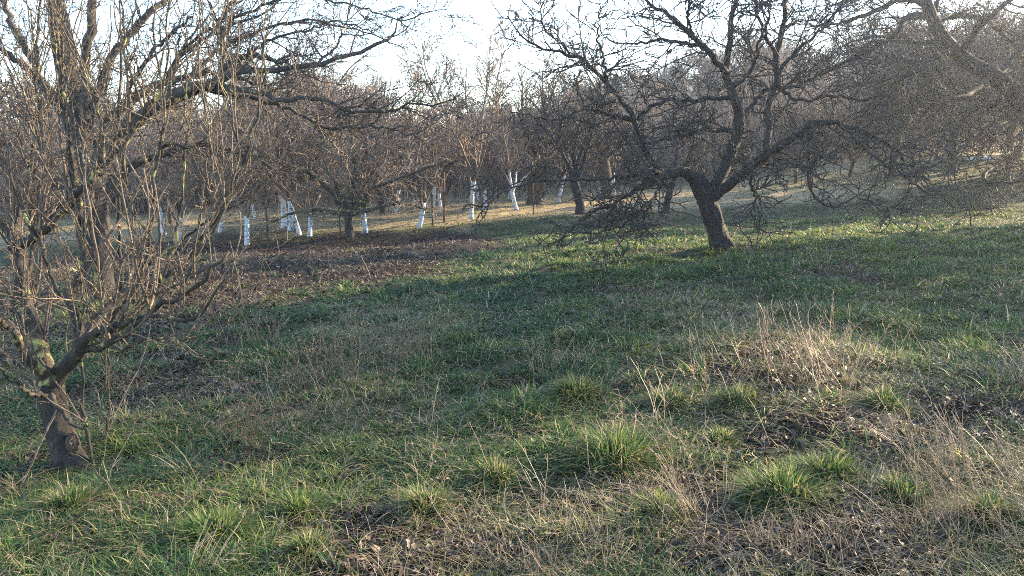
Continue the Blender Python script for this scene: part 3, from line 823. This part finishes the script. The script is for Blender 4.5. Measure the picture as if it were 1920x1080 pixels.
# ------------------------------------------------------------------ background trees (copies)
BG = []
for i in range(6):
    kw = dict(H=(5.6, 6.2, 5.0, 6.8, 5.4, 4.8)[i], th=(1.2, 1.6, .8, 1.9, .5, 1.0)[i], tr=(.12, .14, .10, .16, .08, .1)[i], nl=(7, 8, 8, 7, 10, 8)[i],
              spread=(.7, .6, .9, .5, .7, .9)[i], dens=(4.2, 4.6, 5.5), lens=(1.5, .85, .45), tipr=0.012)
    P, R, limbs, tw = gen_tree(50 + i, **kw)
    T = Tubes().add(P, R, 9, 0.08)
    Lb = Tubes()
    for Q, rr in limbs:
        Lb.add(Q, rr, 6, 0.05)
    BG.append((T.mesh('trunk'), Lb.mesh('limbs'), tw.mesh('twigs')))


def bg_tree(x, y, var, rz, s, label, group, tm=None):
    r = empty('bare_tree', (x, y, float(ground_z(x, y)) - 0.05), rz, s)
    tag(r, label, 'tree', group)
    a, b, c = BG[var]
    make('trunk', a, M['brown_bark'], r)
    make('branches', b, M['thicket_twig'], r)
    make('twigs', c, M['thicket_twig'], r)
    return r


g2 = np.random.default_rng(5)
# rows that close the view, spaced by distance
rows = [(30, 11, 'bare grey brown tree in the front row of the thicket behind the orchard', 1.0),
        (37, 16, 'bare grey brown tree in the middle of the thicket behind the orchard', 1.0),
        (47, 18, 'bare grey brown tree in the rear of the thicket behind the orchard', 1.05),
        (60, 20, 'bare grey brown tree on the far slope above the thicket', 1.1),
        (78, 15, 'distant bare tree along the skyline wood', 1.15)]
for yy, n, lab, sc in rows:
    for k in range(n):
        u = (k + g2.uniform(0.1, 0.9)) / n
        xx = (-0.74 + 1.42 * u) * yy
        if yy == 30 and -4 < xx < 14:
            continue
        y_ = yy + g2.uniform(-3, 3)
        s = sc * g2.uniform(0.8, 1.12)
        # the skyline dips in the middle of the view
        if -0.16 < xx / y_ < 0.06:
            s *= 0.62
        elif .06 <= xx / y_ < .22:
            s *= .82
        s *= g2.choice([.75, .95, 1.0])
        bg_tree(xx, y_, int(g2.integers(6)), g2.uniform(0, 6.28), s, lab, lab.replace('tree', 'trees').replace('bare', 'the bare'))
for k in range(9):
    xx = 10.5 + k * 1.35 + g2.uniform(-.5, .5); yy = 27.5 + g2.uniform(-1.5, 2.0)
    bg_tree(xx, yy, int(g2.integers(6)), g2.uniform(0, 6.28), g2.uniform(.62, .85), 'low bare tree on the upper right edge of the meadow', 'low trees on the upper right edge of the meadow')
# wood just right of the frame (it shades the meadow)
for xx, yy, k, sc in ((15.5, 11.2, 4, .8), (21.5, 9.8, 3, 1.1), (19.0, 4.3, 2, .6), (17.8, 15.5, 0, 1.0), (13.0, 15.2, 3, 1.0)):
    bg_tree(xx, yy, k, xx, sc, 'bare tree of the copse beyond the right side of the meadow', 'copse right of the meadow')

# ------------------------------------------------------------------ far wood as one mass
def far_wood(name, label, y0, y1, x0f, x1f, n, hmin, hmax, r, mat, seed, gapf=None):
    g = np.random.default_rng(seed)
    y = g.uniform(y0, y1, n); x = y * g.uniform(x0f, x1f, n)
    h = g.uniform(hmin, hmax, n) * (0.75 + 0.6 * fbm(x, y * 0 + 3, 0.09, 3))
    if gapf is not None:
        h = h * gapf(x / y)
    m = 7
    P = np.empty((n, m, 3)); P[:, 0] = np.stack([x, y, ground_z(x, y)], -1)
    d = norm(np.stack([g.normal(0, .22, n), g.normal(0, .22, n), np.ones(n)], -1))
    for i in range(1, m):
        P[:, i] = P[:, i - 1] + d * (h / (m - 1))[:, None]
        d = norm(d + g.normal(0, 0.12, (n, 3)) + np.array((0, 0, .03)))
    R = r * (1 - np.linspace(0, 1, m) ** 1.2 * 0.85)[None] * g.uniform(.6, 1.4, (n, 1))
    T = Tubes().add(P, R, 3)
    c = grow(P, R, 2.0, 1.4, angle=(20, 60), up=.3, trop=.05, wig=.15, n=5, t0=.15, r=r * .6, tip=r * .25, r_ng=g)
    T.add(*c)
    c2 = grow(*c, 2.0, .7, angle=(20, 65), up=.2, trop=.03, wig=.2, n=4, t0=.1, r=r * .4, tip=r * .22, r_ng=g)
    T.add(*c2)
    tag(make(name, T.mesh(name), mat), label, kind='stuff')


dip = lambda u: 1 - 0.45 * S(u, -.22, -.1) * (1 - S(u, .0, .1))
far_wood('far_woodland', 'far bare woodland closing the view behind the orchard', 88, 125, -.8, .9, 1300, 5, 9, .04, M['thicket_twig'], 3, dip)
far_wood('thicket', 'dense brushwood thicket of thin stems behind the orchard', 33, 52, -.75, .62, 5000, 1.5, 4.0, .02, M['thicket_twig'], 4)

# ------------------------------------------------------------------ leafy shrubs at the thicket foot
def shrub(px, py, w, h, mat, label, seed, n=2600, name='shrub', leaf=.07, d=None):
    g = np.random.default_rng(seed)
    b, dd = ground_at(px, py)
    r = empty(name, b)
    tag(r, label, 'shrub')
    m = 30
    P = np.zeros((m, 6, 3)); dr = norm(np.stack([g.normal(0, .6 * w / h, m), g.normal(0, .5 * w / h, m), np.ones(m)], -1))
    P[:, 0, :2] = g.normal(0, w * .12, (m, 2)); P[:, 0, 2] = -.05
    for i in range(1, 6):
        P[:, i] = P[:, i - 1] + dr * (h * .19) * g.uniform(.7, 1.1, (m, 1))
        dr = norm(dr + g.normal(0, .15, (m, 3)))
    R = np.tile(np.linspace(.02, .006, 6), (m, 1))
    c = grow(P, R, 4, .5, n=5, r=.008, tip=.004, r_ng=g)
    make('stems', Tubes().add(P, R, 4).add(*c).mesh('stems'), M['thicket_twig'], r)
    pts = np.concatenate([P[:, 2:].reshape(-1, 3), c[0].reshape(-1, 3)])
    q = pts[g.integers(0, len(pts), n)] + g.normal(0, .12, (n, 3))
    a = norm(g.normal(size=(n, 3))); b_ = norm(np.cross(a, g.normal(size=(n, 3))))
    s = leaf * g.uniform(.5, 1.2, (n, 1))
    V = np.stack([q - a * s, q - b_ * s * .5, q + a * s, q + b_ * s * .5], 1).reshape(-1, 3)
    me = mesh_np('leaves', V, np.arange(4 * n), np.full(n, 4), {'tint': np.repeat(g.random(n), 4)}, smooth=False)
    make('leaves', me, mat, r)


shrub(835, 338, 2.0, 2.6, M['amber_leaf'], 'shrub with amber dead leaves at the thicket foot behind the posts', 71)
shrub(905, 335, 1.5, 2.8, M['amber_leaf'], 'olive yellow leafed shrub beside the dark upright tree', 72)
for k, (px, py, w, h) in enumerate(((300, 395, 3, 2.2), (400, 385, 3, 2.0), (200, 400, 3, 2.6), (90, 405, 3, 3.0), (760, 350, 4, 1.3), (970, 340, 4, 1.3), (560, 370, 3, 1.4))):
    shrub(px, py, w, h, M['shrub_leaf'], ('dark evergreen bramble between the two left trees', 'dark evergreen bramble under the mossy arms', 'dark evergreen shrub behind the tall trunk',
          'dark evergreen shrub at the far left', 'low dark bramble behind the small lone whitewashed tree', 'low dark bramble behind the low forked whitewashed tree',
          'low dark bramble behind the tight cluster of white trunks')[k], 80 + k, 5000)

# ------------------------------------------------------------------ wire fence
fence = empty('wire_fence', ground_at(811, 428)[0])
tag(fence, 'thin wire fence with dark posts and one rusty post along the orchard edge', 'fence')
fo = np.array(fence.location)
posts = [(300, 478, .95, .022, 0), (402, 474, .95, .02, 0), (503, 460, .95, .022, 0), (640, 446, .9, .02, 0), (812, 424, .95, .03, 0), (833, 417, 1.45, .035, 1),
         (1000, 404, .95, .02, 0), (1195, 428, 1.1, .02, 0), (1330, 396, .95, .02, 0)]
tops = []
gp = np.random.default_rng(3)
for px, py, h, r, rust in posts:
    b, d = ground_at(px, py)
    ln = gp.normal(0, .025, 2)
    P = np.array([b + np.array((0, 0, -.15)), b + np.array((ln[0] * .5, ln[1] * .5, h * .5)), b + np.array((ln[0], ln[1], h))])
    P, R = resample(P, [r * 1.05, r, r * .95], 6)
    make('post', Tubes().add(P, R, 8, 0.06).mesh('post', fo), M['rust_post'] if rust else M['post_wood'], fence)
    tops.append(P[-1] if h < 1.2 else P[-1] - np.array((0, 0, h - .95)))
for f in (0.03, 0.38, 0.7):
    Pw = []
    for a, b in zip(tops[:-1], tops[1:]):
        for t in np.linspace(0, 1, 7)[:-1]:
            p = a * (1 - t) + b * t; p = p - np.array((0, 0, f + .06 * math.sin(math.pi * t)))
            Pw.append(p)
    Pw.append(tops[-1] - np.array((0, 0, f)))
    Pw = np.array(Pw)
    make('wire', Tubes().add(Pw, np.full(len(Pw), .0045), 4).mesh('wire', fo), M['wire'], fence)


# ------------------------------------------------------------------ grass
def blades(root, h, w, ldir, lean, tint, seg=3, twist=None, g=None):
    """ribbons; root (N,3), h, w, lean (N,), ldir angle"""
    g = g or rng
    N = len(root)
    s = np.linspace(0, 1, seg + 1)
    dx = np.cos(ldir); dy = np.sin(ldir)
    sw = (s[None] ** 1.5) * lean[:, None] * h[:, None]
    zz = h[:, None] * s[None] * (1 - 0.45 * lean[:, None] * s[None])
    C = np.empty((N, seg + 1, 3))
    bend = g.normal(0, 0.10, (N, 2))
    C[..., 0] = root[:, :1] + dx[:, None] * sw + bend[:, :1] * h[:, None] * s[None] ** 2
    C[..., 1] = root[:, 1:2] + dy[:, None] * sw + bend[:, 1:] * h[:, None] * s[None] ** 2
    C[..., 2] = root[:, 2:3] + zz
    a = ldir + np.pi / 2 + g.normal(0, 0.7, N)
    side = np.stack([np.cos(a), np.sin(a), np.zeros(N)], -1)[:, None] * (w[:, None] * np.array([1, .85, .6, .3][:seg]) if seg == 3 else w[:, None] * np.linspace(1, .4, seg))[..., None] * .5
    A = C[:, :-1] - side; B = C[:, :-1] + side
    nv = 2 * seg + 1
    V = np.empty((N, nv, 3))
    V[:, 0:2 * seg:2] = A; V[:, 1:2 * seg:2] = B; V[:, -1] = C[:, -1]
    base = (np.arange(N) * nv)[:, None]
    ql = []
    loops = []
    pat = []
    sizes = []
    for i in range(seg - 1):
        pat += [2 * i, 2 * i + 1, 2 * i + 3, 2 * i + 2]; sizes.append(4)
    pat += [2 * seg - 2, 2 * seg - 1, 2 * seg]; sizes.append(3)
    L = (base + np.array(pat)[None]).ravel()
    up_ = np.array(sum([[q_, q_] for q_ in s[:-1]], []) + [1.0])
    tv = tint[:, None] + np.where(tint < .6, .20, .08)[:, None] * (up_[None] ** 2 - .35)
    return V.reshape(-1, 3), L, np.tile(sizes, N), np.clip(tv, 0, 1).ravel()


def blade_mesh(name, parts, origin=(0, 0, 0)):
    off = 0; vs, ls, ss, ts = [], [], [], []
    for v, l, s, t in parts:
        vs.append(v); ls.append(l + off); ss.append(s); ts.append(t); off += len(v)
    return mesh_np(name, np.concatenate(vs) - np.asarray(origin), np.concatenate(ls), np.concatenate(ss), {'tint': np.concatenate(ts)})


def sample_ground(n, dmin, dmax, power, g, ang=0.73):
    """random ground spots inside the view wedge; power 1 = even per metre of depth"""
    u = g.random(n)
    if abs(power - 1) < 1e-6:
        d = dmin * (dmax / dmin) ** u
    else:
        e = 1 - power
        d = (dmin ** e + u * (dmax ** e - dmin ** e)) ** (1 / e)
    a = g.uniform(-ang, ang, n)
    y = d; x = d * a
    return x, y


gg = np.random.default_rng(21)


def tufts(n, dmin, dmax, power, per, name_parts):
    x, y = sample_ground(n, dmin, dmax, power, gg)
    lit = f_litter(x, y); dry = f_dry(x, y); lush = f_lush(x, y)
    keep = gg.random(n) > lit * 0.95
    x, y, lit, dry, lush = x[keep], y[keep], lit[keep], dry[keep], lush[keep]
    n = len(x)
    size = np.exp(gg.normal(0, 0.28, n)) * (0.9 + 0.25 * lush)
    big = fbm(x, y, 2.1, 2)
    tdry = np.clip(dry * 0.65 + gg.normal(0, 0.16, n) + 0.55 * (fbm(x, y, 1.3, 3) - .42) - .28 * lush, 0, 1)
    tuftdir = gg.uniform(0, 6.28, n)
    cnt = np.maximum(4, (per * size * (0.7 + 0.6 * gg.random(n))).astype(int))
    idx = np.repeat(np.arange(n), cnt)
    N = len(idx)
    a = gg.uniform(0, 6.28, N); rr = np.abs(gg.normal(0, 0.045, N)) * size[idx] * (1 + 0.03 * y[idx])
    bx = x[idx] + np.cos(a) * rr; by = y[idx] + np.sin(a) * rr
    h = (0.055 + 0.05 * gg.random(N)) * size[idx] * (0.35 + 1.35 * big[idx])
    h *= (1 - 0.45 * S(y[idx], 8, 16))
    lean = np.clip(gg.normal(1.1, 0.45, N), 0.1, 2.0)
    ldir = a * 1.0 + gg.normal(0, 0.5, N)
    mix = gg.random(N) < 0.35
    ldir = np.where(mix, tuftdir[idx] + gg.normal(0, .5, N), ldir)
    isdry = gg.random(N) < .10 + tdry[idx] * 0.75
    green_t = np.clip(gg.normal(0.16, 0.08, N) + 0.32 * (gg.random(n)[idx]) ** 1.6 + 0.35 * (fbm(x, y, 0.7, 3)[idx] - .4) + .09 * (S(x + .5 * y, 5, 9) * S(y, 7, 10))[idx], 0.0, 0.58)  # last term: sunlit streaks at mid right put into the grass colour as yellow
    dry_t = np.clip(gg.normal(0.79, 0.11, N), 0.6, 1)
    tint = np.where(isdry, dry_t, green_t)
    w = 0.0062 * (1 + 0.26 * np.clip(y[idx] - 3, 0, 40)) * gg.uniform(.6, 1.3, N)
    h = np.where(isdry, h * gg.uniform(.6, 1.25, N), h)
    root = np.stack([bx, by, ground_z(bx, by) - 0.006], -1)
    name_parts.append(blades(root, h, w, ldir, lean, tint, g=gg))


parts = []
tufts(9000, 1.9, 7.0, 1.0, 26, parts)
tufts(10500, 6.0, 17, 1.0, 17, parts)
tufts(6000, 15, 34, 0.6, 9, parts)
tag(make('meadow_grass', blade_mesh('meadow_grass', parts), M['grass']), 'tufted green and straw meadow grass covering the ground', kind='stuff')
print('grass blades', sum(len(p[2]) for p in parts) // 3)

# --- matted dry blades lying over the ground
N = 110000
x, y = sample_ground(N, 1.9, 16, 1.0, gg)
wgt = np.clip(0.2 + 0.3 * f_dry(x, y) + .1 * f_litter(x, y), 0, 1)
k = gg.random(N) < wgt
x, y = x[k], y[k]; N = len(x)
h = gg.uniform(.05, .16, N); w = 0.003 * (1 + .2 * np.clip(y - 3, 0, 20)) * gg.uniform(.6, 1.3, N)
root = np.stack([x, y, ground_z(x, y) + gg.uniform(-.005, .02, N)], -1)
p = blades(root, h, w, gg.uniform(0, 6.28, N), gg.uniform(1.2, 2.0, N), np.clip(gg.normal(.8, .13, N), .55, 1), g=gg)
tag(make('dead_grass', blade_mesh('dead_grass', [p]), M['grass']), 'matted dead straw coloured grass lying on the ground', kind='stuff')

# --- countable green tussocks
TUS = [(1150, 875, 95, 'largest bright green grass tussock in front of the bare soil', 1.15), (1545, 895, 70, 'rounded green tussock behind the pair at the lower right', 1.0),
       (1462, 945, 72, 'dark green tussock in front of the rounded one at the lower right', 1.0), (1248, 760, 45, 'small sunlit tussock above the largest one', .9),
       (1655, 768, 38, 'small green tussock beside the dark earth hump', .8), (1690, 940, 55, 'green tussock among the dry stems at the lower right', .9),
       (930, 905, 45, 'green tussock left of the largest one', .9), (795, 960, 42, 'yellow tipped tussock above the brown leaf patch', .85),
       (1240, 965, 55, 'yellow green tussock beside the tangled dry grass', .95), (400, 1010, 75, 'broad green tussock at the lower left', 1.05),
       (130, 955, 65, 'pale green tussock in front of the nearest trunk', .9), (1845, 975, 45, 'green tussock near the lower right corner', .85),
       (1385, 755, 45, 'grey green tussock under the dry weed stand', .8), (575, 1040, 50, 'pale tussock at the bottom left of the leaf patch', .85),
       (560, 965, 40, 'yellowish tussock right of the broad lower left one', .8), (1350, 835, 30, 'tiny tussock on the bare soil between larger ones', .7),
       (1080, 745, 45, 'dark green tussock in the middle of the meadow', .85), (870, 640, 40, 'small dark tussock farther up the meadow', .8)]
for px, py, rp, lab, hs in TUS:
    b, d = ground_at(px, py)
    Rr = rp * d / FPX
    n = int(500 + 1500 * Rr / .25)
    g = np.random.default_rng(px)
    hs *= g.uniform(.75, 1.15)
    a = g.uniform(0, 6.28, n); r = np.sqrt(g.random(n)) * Rr * .8 * (1 + .25 * np.sin(2 * a + px) + .15 * np.sin(3 * a + py))
    bx = b[0] + np.cos(a) * r; by = b[1] + np.sin(a) * r
    h = (.07 + .11 * g.random(n)) * hs * (1 - .25 * (r / Rr))
    bias = g.uniform(0, 6.28); cx_, cy_ = .5 * math.cos(bias), .5 * math.sin(bias)
    lean = np.clip(.35 + 1.0 * r / (Rr * .8) + g.normal(0, .4, n), .1, 2.0)
    tint = np.clip(g.normal(.30, .1, n) + .16 * (g.random(n) < .35), .05, .60)
    tint = np.where(g.random(n) < g.uniform(.03, .35), g.uniform(.65, .9, n), tint)
    dome = np.maximum(.05 * hs * (1 - (r / (Rr * .85)) ** 2), 0) * g.uniform(0, 1, n)
    root = np.stack([bx, by, ground_z(bx, by) - .01 + dome], -1)
    p = blades(root, h, .0062 * g.uniform(.6, 1.3, n) * (1 + .14 * max(0, d - 3)), np.arctan2(np.sin(a) + cy_, np.cos(a) + cx_) + g.normal(0, .8, n), lean, tint, g=g)
    me = blade_mesh('grass_tussock', [p], b)
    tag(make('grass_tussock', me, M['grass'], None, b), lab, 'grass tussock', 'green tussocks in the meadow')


# --- dry weed stands
def weed_clump(px, py, rp, n, hmin, hmax, tint, lab, seed, branchy=1.0, leanx=0.0, name='dry_weed'):
    b, d = ground_at(px, py)
    g = np.random.default_rng(seed)
    R0 = rp * d / FPX
    a = g.uniform(0, 6.28, n); r = np.sqrt(g.random(n)) * R0
    bx = b[0] + np.cos(a) * r; by = b[1] + np.sin(a) * r * .7
    m = 7
    P = np.empty((n, m, 3)); P[:, 0] = np.stack([bx, by, ground_z(bx, by) - .02], -1)
    dd = norm(np.stack([g.normal(leanx, .28, n), g.normal(0, .28, n), np.ones(n)], -1))
    h = g.uniform(hmin, hmax, n)
    for i in range(1, m):
        P[:, i] = P[:, i - 1] + dd * (h / (m - 1))[:, None]
        dd = norm(dd + g.normal(0, .10, (n, 3)) + np.array((leanx * .1, 0, -.05)))
    wid = .0013 * (1 + .16 * max(0, d - 3))
    R = wid * (1.3 - .7 * np.linspace(0, 1, m))[None] * g.uniform(.7, 1.3, (n, 1))
    T = Tubes().add(P, R, 3)
    c = grow(P, R, 7 * branchy, .12, angle=(20, 60), up=.2, trop=0, wig=.2, n=4, t0=.35, r=wid * .8, tip=wid * .5, r_ng=g)
    T.add(*c)
    c2 = grow(*c, 14 * branchy, .035, angle=(20, 70), up=.1, trop=0, wig=.2, n=3, t0=.3, r=wid * .9, tip=wid * .6, r_ng=g)
    T.add(*c2)
    me = T.mesh(name, b)
    at_ = me.attributes.new('tint', 'FLOAT', 'POINT')
    nv = len(me.vertices)
    co = np.empty(nv * 3, np.float32); me.vertices.foreach_get('co', co)
    co = co.reshape(-1, 3)
    tv = np.clip(tint + .35 * (fbm(co[:, 0] * 9, co[:, 1] * 9, 1, 2) - .36), 0, 1)
    at_.data.foreach_set('value', tv.astype(np.float32))
    if lab:
        tag(make(name, me, M['dry_stem'], None, b), lab, 'dry weeds', 'stands of dry weed stems')
    return me, b


weed_clump(1440, 700, 150, 60, .2, .5, .4, 'broad stand of fine dry weeds in the meadow below the gnarled tree', 301)
weed_clump(1540, 720, 55, 24, .3, .6, .7, 'pale tall stalks at the right side of the broad weed stand', 302)
weed_clump(1840, 1010, 150, 85, .22, .5, .45, 'dense dry stalks at the lower right corner', 303, 1, -.2)
weed_clump(1760, 880, 80, 26, .25, .45, .55, 'dry stalks leaning left above the lower right corner', 304, 1, -.45)
weed_clump(1300, 985, 60, 34, .22, .42, .55, 'reddish brown dry stems right of the largest tussock', 305, 1, -.3)
weed_clump(1480, 1060, 130, 45, .1, .26, .5, 'tangle of pale dry stems at the bottom right of centre', 306, 1.2)
weed_clump(1060, 1050, 130, 45, .1, .25, .55, 'tangle of pale dry stems at the bottom centre', 307, 1.2)
weed_clump(720, 680, 160, 100, .15, .4, .35, 'grey brown stand of fine dry weeds left of centre', 308)
weed_clump(470, 860, 45, 16, .25, .42, .1, 'rusty dock stalks in front of the nearest tree', 309, 2.2)
weed_clump(600, 730, 80, 36, .18, .34, .25, 'reddish dry weeds beside the grey weed stand', 310, 1.6)
weed_clump(470, 650, 60, 40, .25, .42, .45, 'dry weeds at the front of the brown leaf litter', 311)
weed_clump(1050, 700, 60, 20, .2, .4, .6, 'sparse dry stalks in the middle of the meadow', 312)
weed_clump(1240, 800, 30, 6, .3, .45, .9, 'few tall hooked straw stalks above the largest tussock', 313, .3)
weed_clump(1030, 940, 26, 4, .2, .38, .95, 'two long pale stalks leaning over the bare soil', 314, .3, -.4)
weed_clump(1900, 730, 60, 40, .2, .4, .5, 'brown dry weeds at the right edge of the meadow', 315)
weed_clump(350, 1075, 50, 14, .15, .3, .85, 'pale bent stems at the bottom left', 316, .5, .3)
# scattered single stalks over the meadow
gs = np.random.default_rng(44)
n = 2400
x, y = sample_ground(n, 2.0, 14, 1.0, gs)
k = gs.random(n) < .1 + .5 * f_dry(x, y)
x, y = x[k], y[k]; n = len(x)
P = np.empty((n, 6, 3)); P[:, 0] = np.stack([x, y, ground_z(x, y) - .01], -1)
dd = norm(np.stack([gs.normal(0, .45, n), gs.normal(0, .45, n), np.ones(n)], -1)); h = gs.uniform(.12, .36, n)
for i in range(1, 6):
    P[:, i] = P[:, i - 1] + dd * (h / 5)[:, None]; dd = norm(dd + gs.normal(0, .14, (n, 3)) + np.array((0, 0, -.08)))
R = (.0012 * (1 + .16 * np.clip(y - 3, 0, 20)))[:, None] * np.linspace(1.2, .6, 6)[None]
T = Tubes().add(P, R, 3); c = grow(P, R, 7, .08, n=3, t0=.4, r=.0016, tip=.0009, r_ng=gs); T.add(*c)
me = T.mesh('dry_stalks'); a_ = me.attributes.new('tint', 'FLOAT', 'POINT')
a_.data.foreach_set('value', np.full(len(me.vertices), .65, np.float32))
tag(make('dry_stalks', me, M['dry_stem']), 'thin single dry stalks scattered over the meadow', kind='stuff')

# ------------------------------------------------------------------ fallen leaves
gl = np.random.default_rng(8)
n = 210000
x, y = sample_ground(n, 1.9, 21, 0.9, gl)
k = gl.random(n) < np.clip(f_litter(x, y) * .8 + .05, 0, 1) * (1 - .45 * S(y, 6, 9))
x, y = x[k], y[k]; n = len(x)
s = gl.uniform(.010, .026, n) * (1 + .05 * np.clip(y - 3, 0, 20))
yaw = gl.uniform(0, 6.28, n); tl = gl.normal(0, .45, (n, 2))
ax = np.stack([np.cos(yaw), np.sin(yaw), tl[:, 0]], -1); bx = np.stack([-np.sin(yaw), np.cos(yaw), tl[:, 1]], -1)
c = np.stack([x, y, ground_z(x, y) + gl.uniform(.003, .03, n)], -1)
curl = gl.uniform(.1, .5, n)[:, None] * s[:, None] * np.array((0, 0, 1.0))
S_ = s[:, None]
V = np.stack([c - ax * S_, c - ax * S_ * .2 - bx * S_ * .55 + curl, c + ax * S_, c - ax * S_ * .1 + bx * S_ * .55 + curl], 1).reshape(-1, 3)
i4 = (np.arange(n) * 4)[:, None]
L = np.concatenate([i4 + np.array((0, 1, 2)), i4 + np.array((0, 2, 3))], 1).ravel()
me = mesh_np('fallen_leaves', V, L, np.full(2 * n, 3), {'tint': np.repeat(np.clip(gl.beta(2, 2.6, n) * 1.05, 0, 1), 4)}, smooth=False)
tag(make('fallen_leaves', me, M['leaf']), 'brown fallen leaves lying in patches on the ground', kind='stuff')


# fallen twigs
gt = np.random.default_rng(77)
n = 1100
x, y = sample_ground(n, 2.0, 17, 1.0, gt)
z = ground_z(x, y) + .012
P = np.empty((n, 5, 3)); az = gt.uniform(0, 6.28, n); Ln = gt.uniform(.06, .38, n)
P[:, 0] = np.stack([x, y, z], -1)
for i in range(1, 5):
    P[:, i, 0] = P[:, i - 1, 0] + np.cos(az) * Ln / 4; P[:, i, 1] = P[:, i - 1, 1] + np.sin(az) * Ln / 4
    P[:, i, 2] = ground_z(P[:, i, 0], P[:, i, 1]) + gt.uniform(.008, .035, n)
    az = az + gt.normal(0, .25, n)
R = (gt.uniform(.0015, .0045, n) * (1 + .06 * np.clip(y - 3, 0, 20)))[:, None] * np.linspace(1, .5, 5)[None]
T = Tubes().add(P, R, 4); T.add(*grow(P, R, 6, .08, n=3, r=.002, tip=.0012, r_ng=gt))
tag(make('fallen_twigs', T.mesh('fallen_twigs'), M['old_twig']), 'small dead twigs lying in the grass and litter', kind='stuff')

# ------------------------------------------------------------------ hump and pale stones
def lump(name, b, rx, ry, rz, mat, label, cat, seed, group=None):
    import bmesh
    bm = bmesh.new()
    bmesh.ops.create_icosphere(bm, subdivisions=4, radius=1)
    g = random.Random(seed)
    ph = [g.uniform(0, 6) for _ in range(6)]
    for v in bm.verts:
        c = v.co
        k = 1 + .12 * math.sin(3 * c.x + ph[0]) + .1 * math.sin(4 * c.y + ph[1] + 2 * c.x) + .05 * math.sin(9 * c.z + ph[2] + 5 * c.x) + .03 * math.sin(17 * c.x + ph[3]) * math.sin(15 * c.y + ph[4])
        v.co = Vector((c.x * rx * k, c.y * ry * k, c.z * rz * k))
    me = bpy.data.meshes.new(name); bm.to_mesh(me); bm.free()
    for p in me.polygons:
        p.use_smooth = True
    tag(make(name, me, mat, None, b), label, cat, group)


b, d = ground_at(1655, 795)
lump('earth_mound', b + np.array((0, 0, -.01)), .13, .09, .045, M['stump'], 'small dark earth hump in the grass at the right', 'mound', 1)
for k, (px, py, r, lab) in enumerate(((1822, 300, .16, 'left one of the three white stones far off at the right'), (1838, 298, .22, 'largest and middle white stone far off at the right'),
                                      (1852, 300, .15, 'right one of the three white stones far off at the right'))):
    b, d = ground_at(px, py)
    lump('white_stone', b, r, r * .8, r * .7, M['pale_stone'], lab, 'stone', 5 + k, 'white stones far off')

# ------------------------------------------------------------------ winter air
hm = bpy.data.materials.new('haze'); hm.use_nodes = True
hn = hm.node_tree
for nd in list(hn.nodes):
    if nd.type != 'OUTPUT_MATERIAL':
        hn.nodes.remove(nd)
vol = hn.nodes.new('ShaderNodeVolumePrincipled')
vol.inputs['Density'].default_value = 0.0019
vol.inputs['Anisotropy'].default_value = 0.82
vol.inputs['Color'].default_value = (0.86, 0.9, 0.95, 1)
hn.links.new(vol.outputs[0], hn.nodes['Material Output'].inputs['Volume'])
hv = np.array([(x, y, z) for x in (-242, 242) for y in (-42, 302) for z in (-8, 34)], float)
hf = np.array([(0, 1, 3, 2), (4, 6, 7, 5), (0, 4, 5, 1), (2, 3, 7, 6), (0, 2, 6, 4), (1, 5, 7, 3)])
tag(make('haze', mesh_np('haze', hv, hf.ravel(), np.full(6, 4), smooth=False), hm), 'thin winter haze in the air over the meadow', kind='stuff')
print('lowest, highest ground', gz.min(), gz.max())
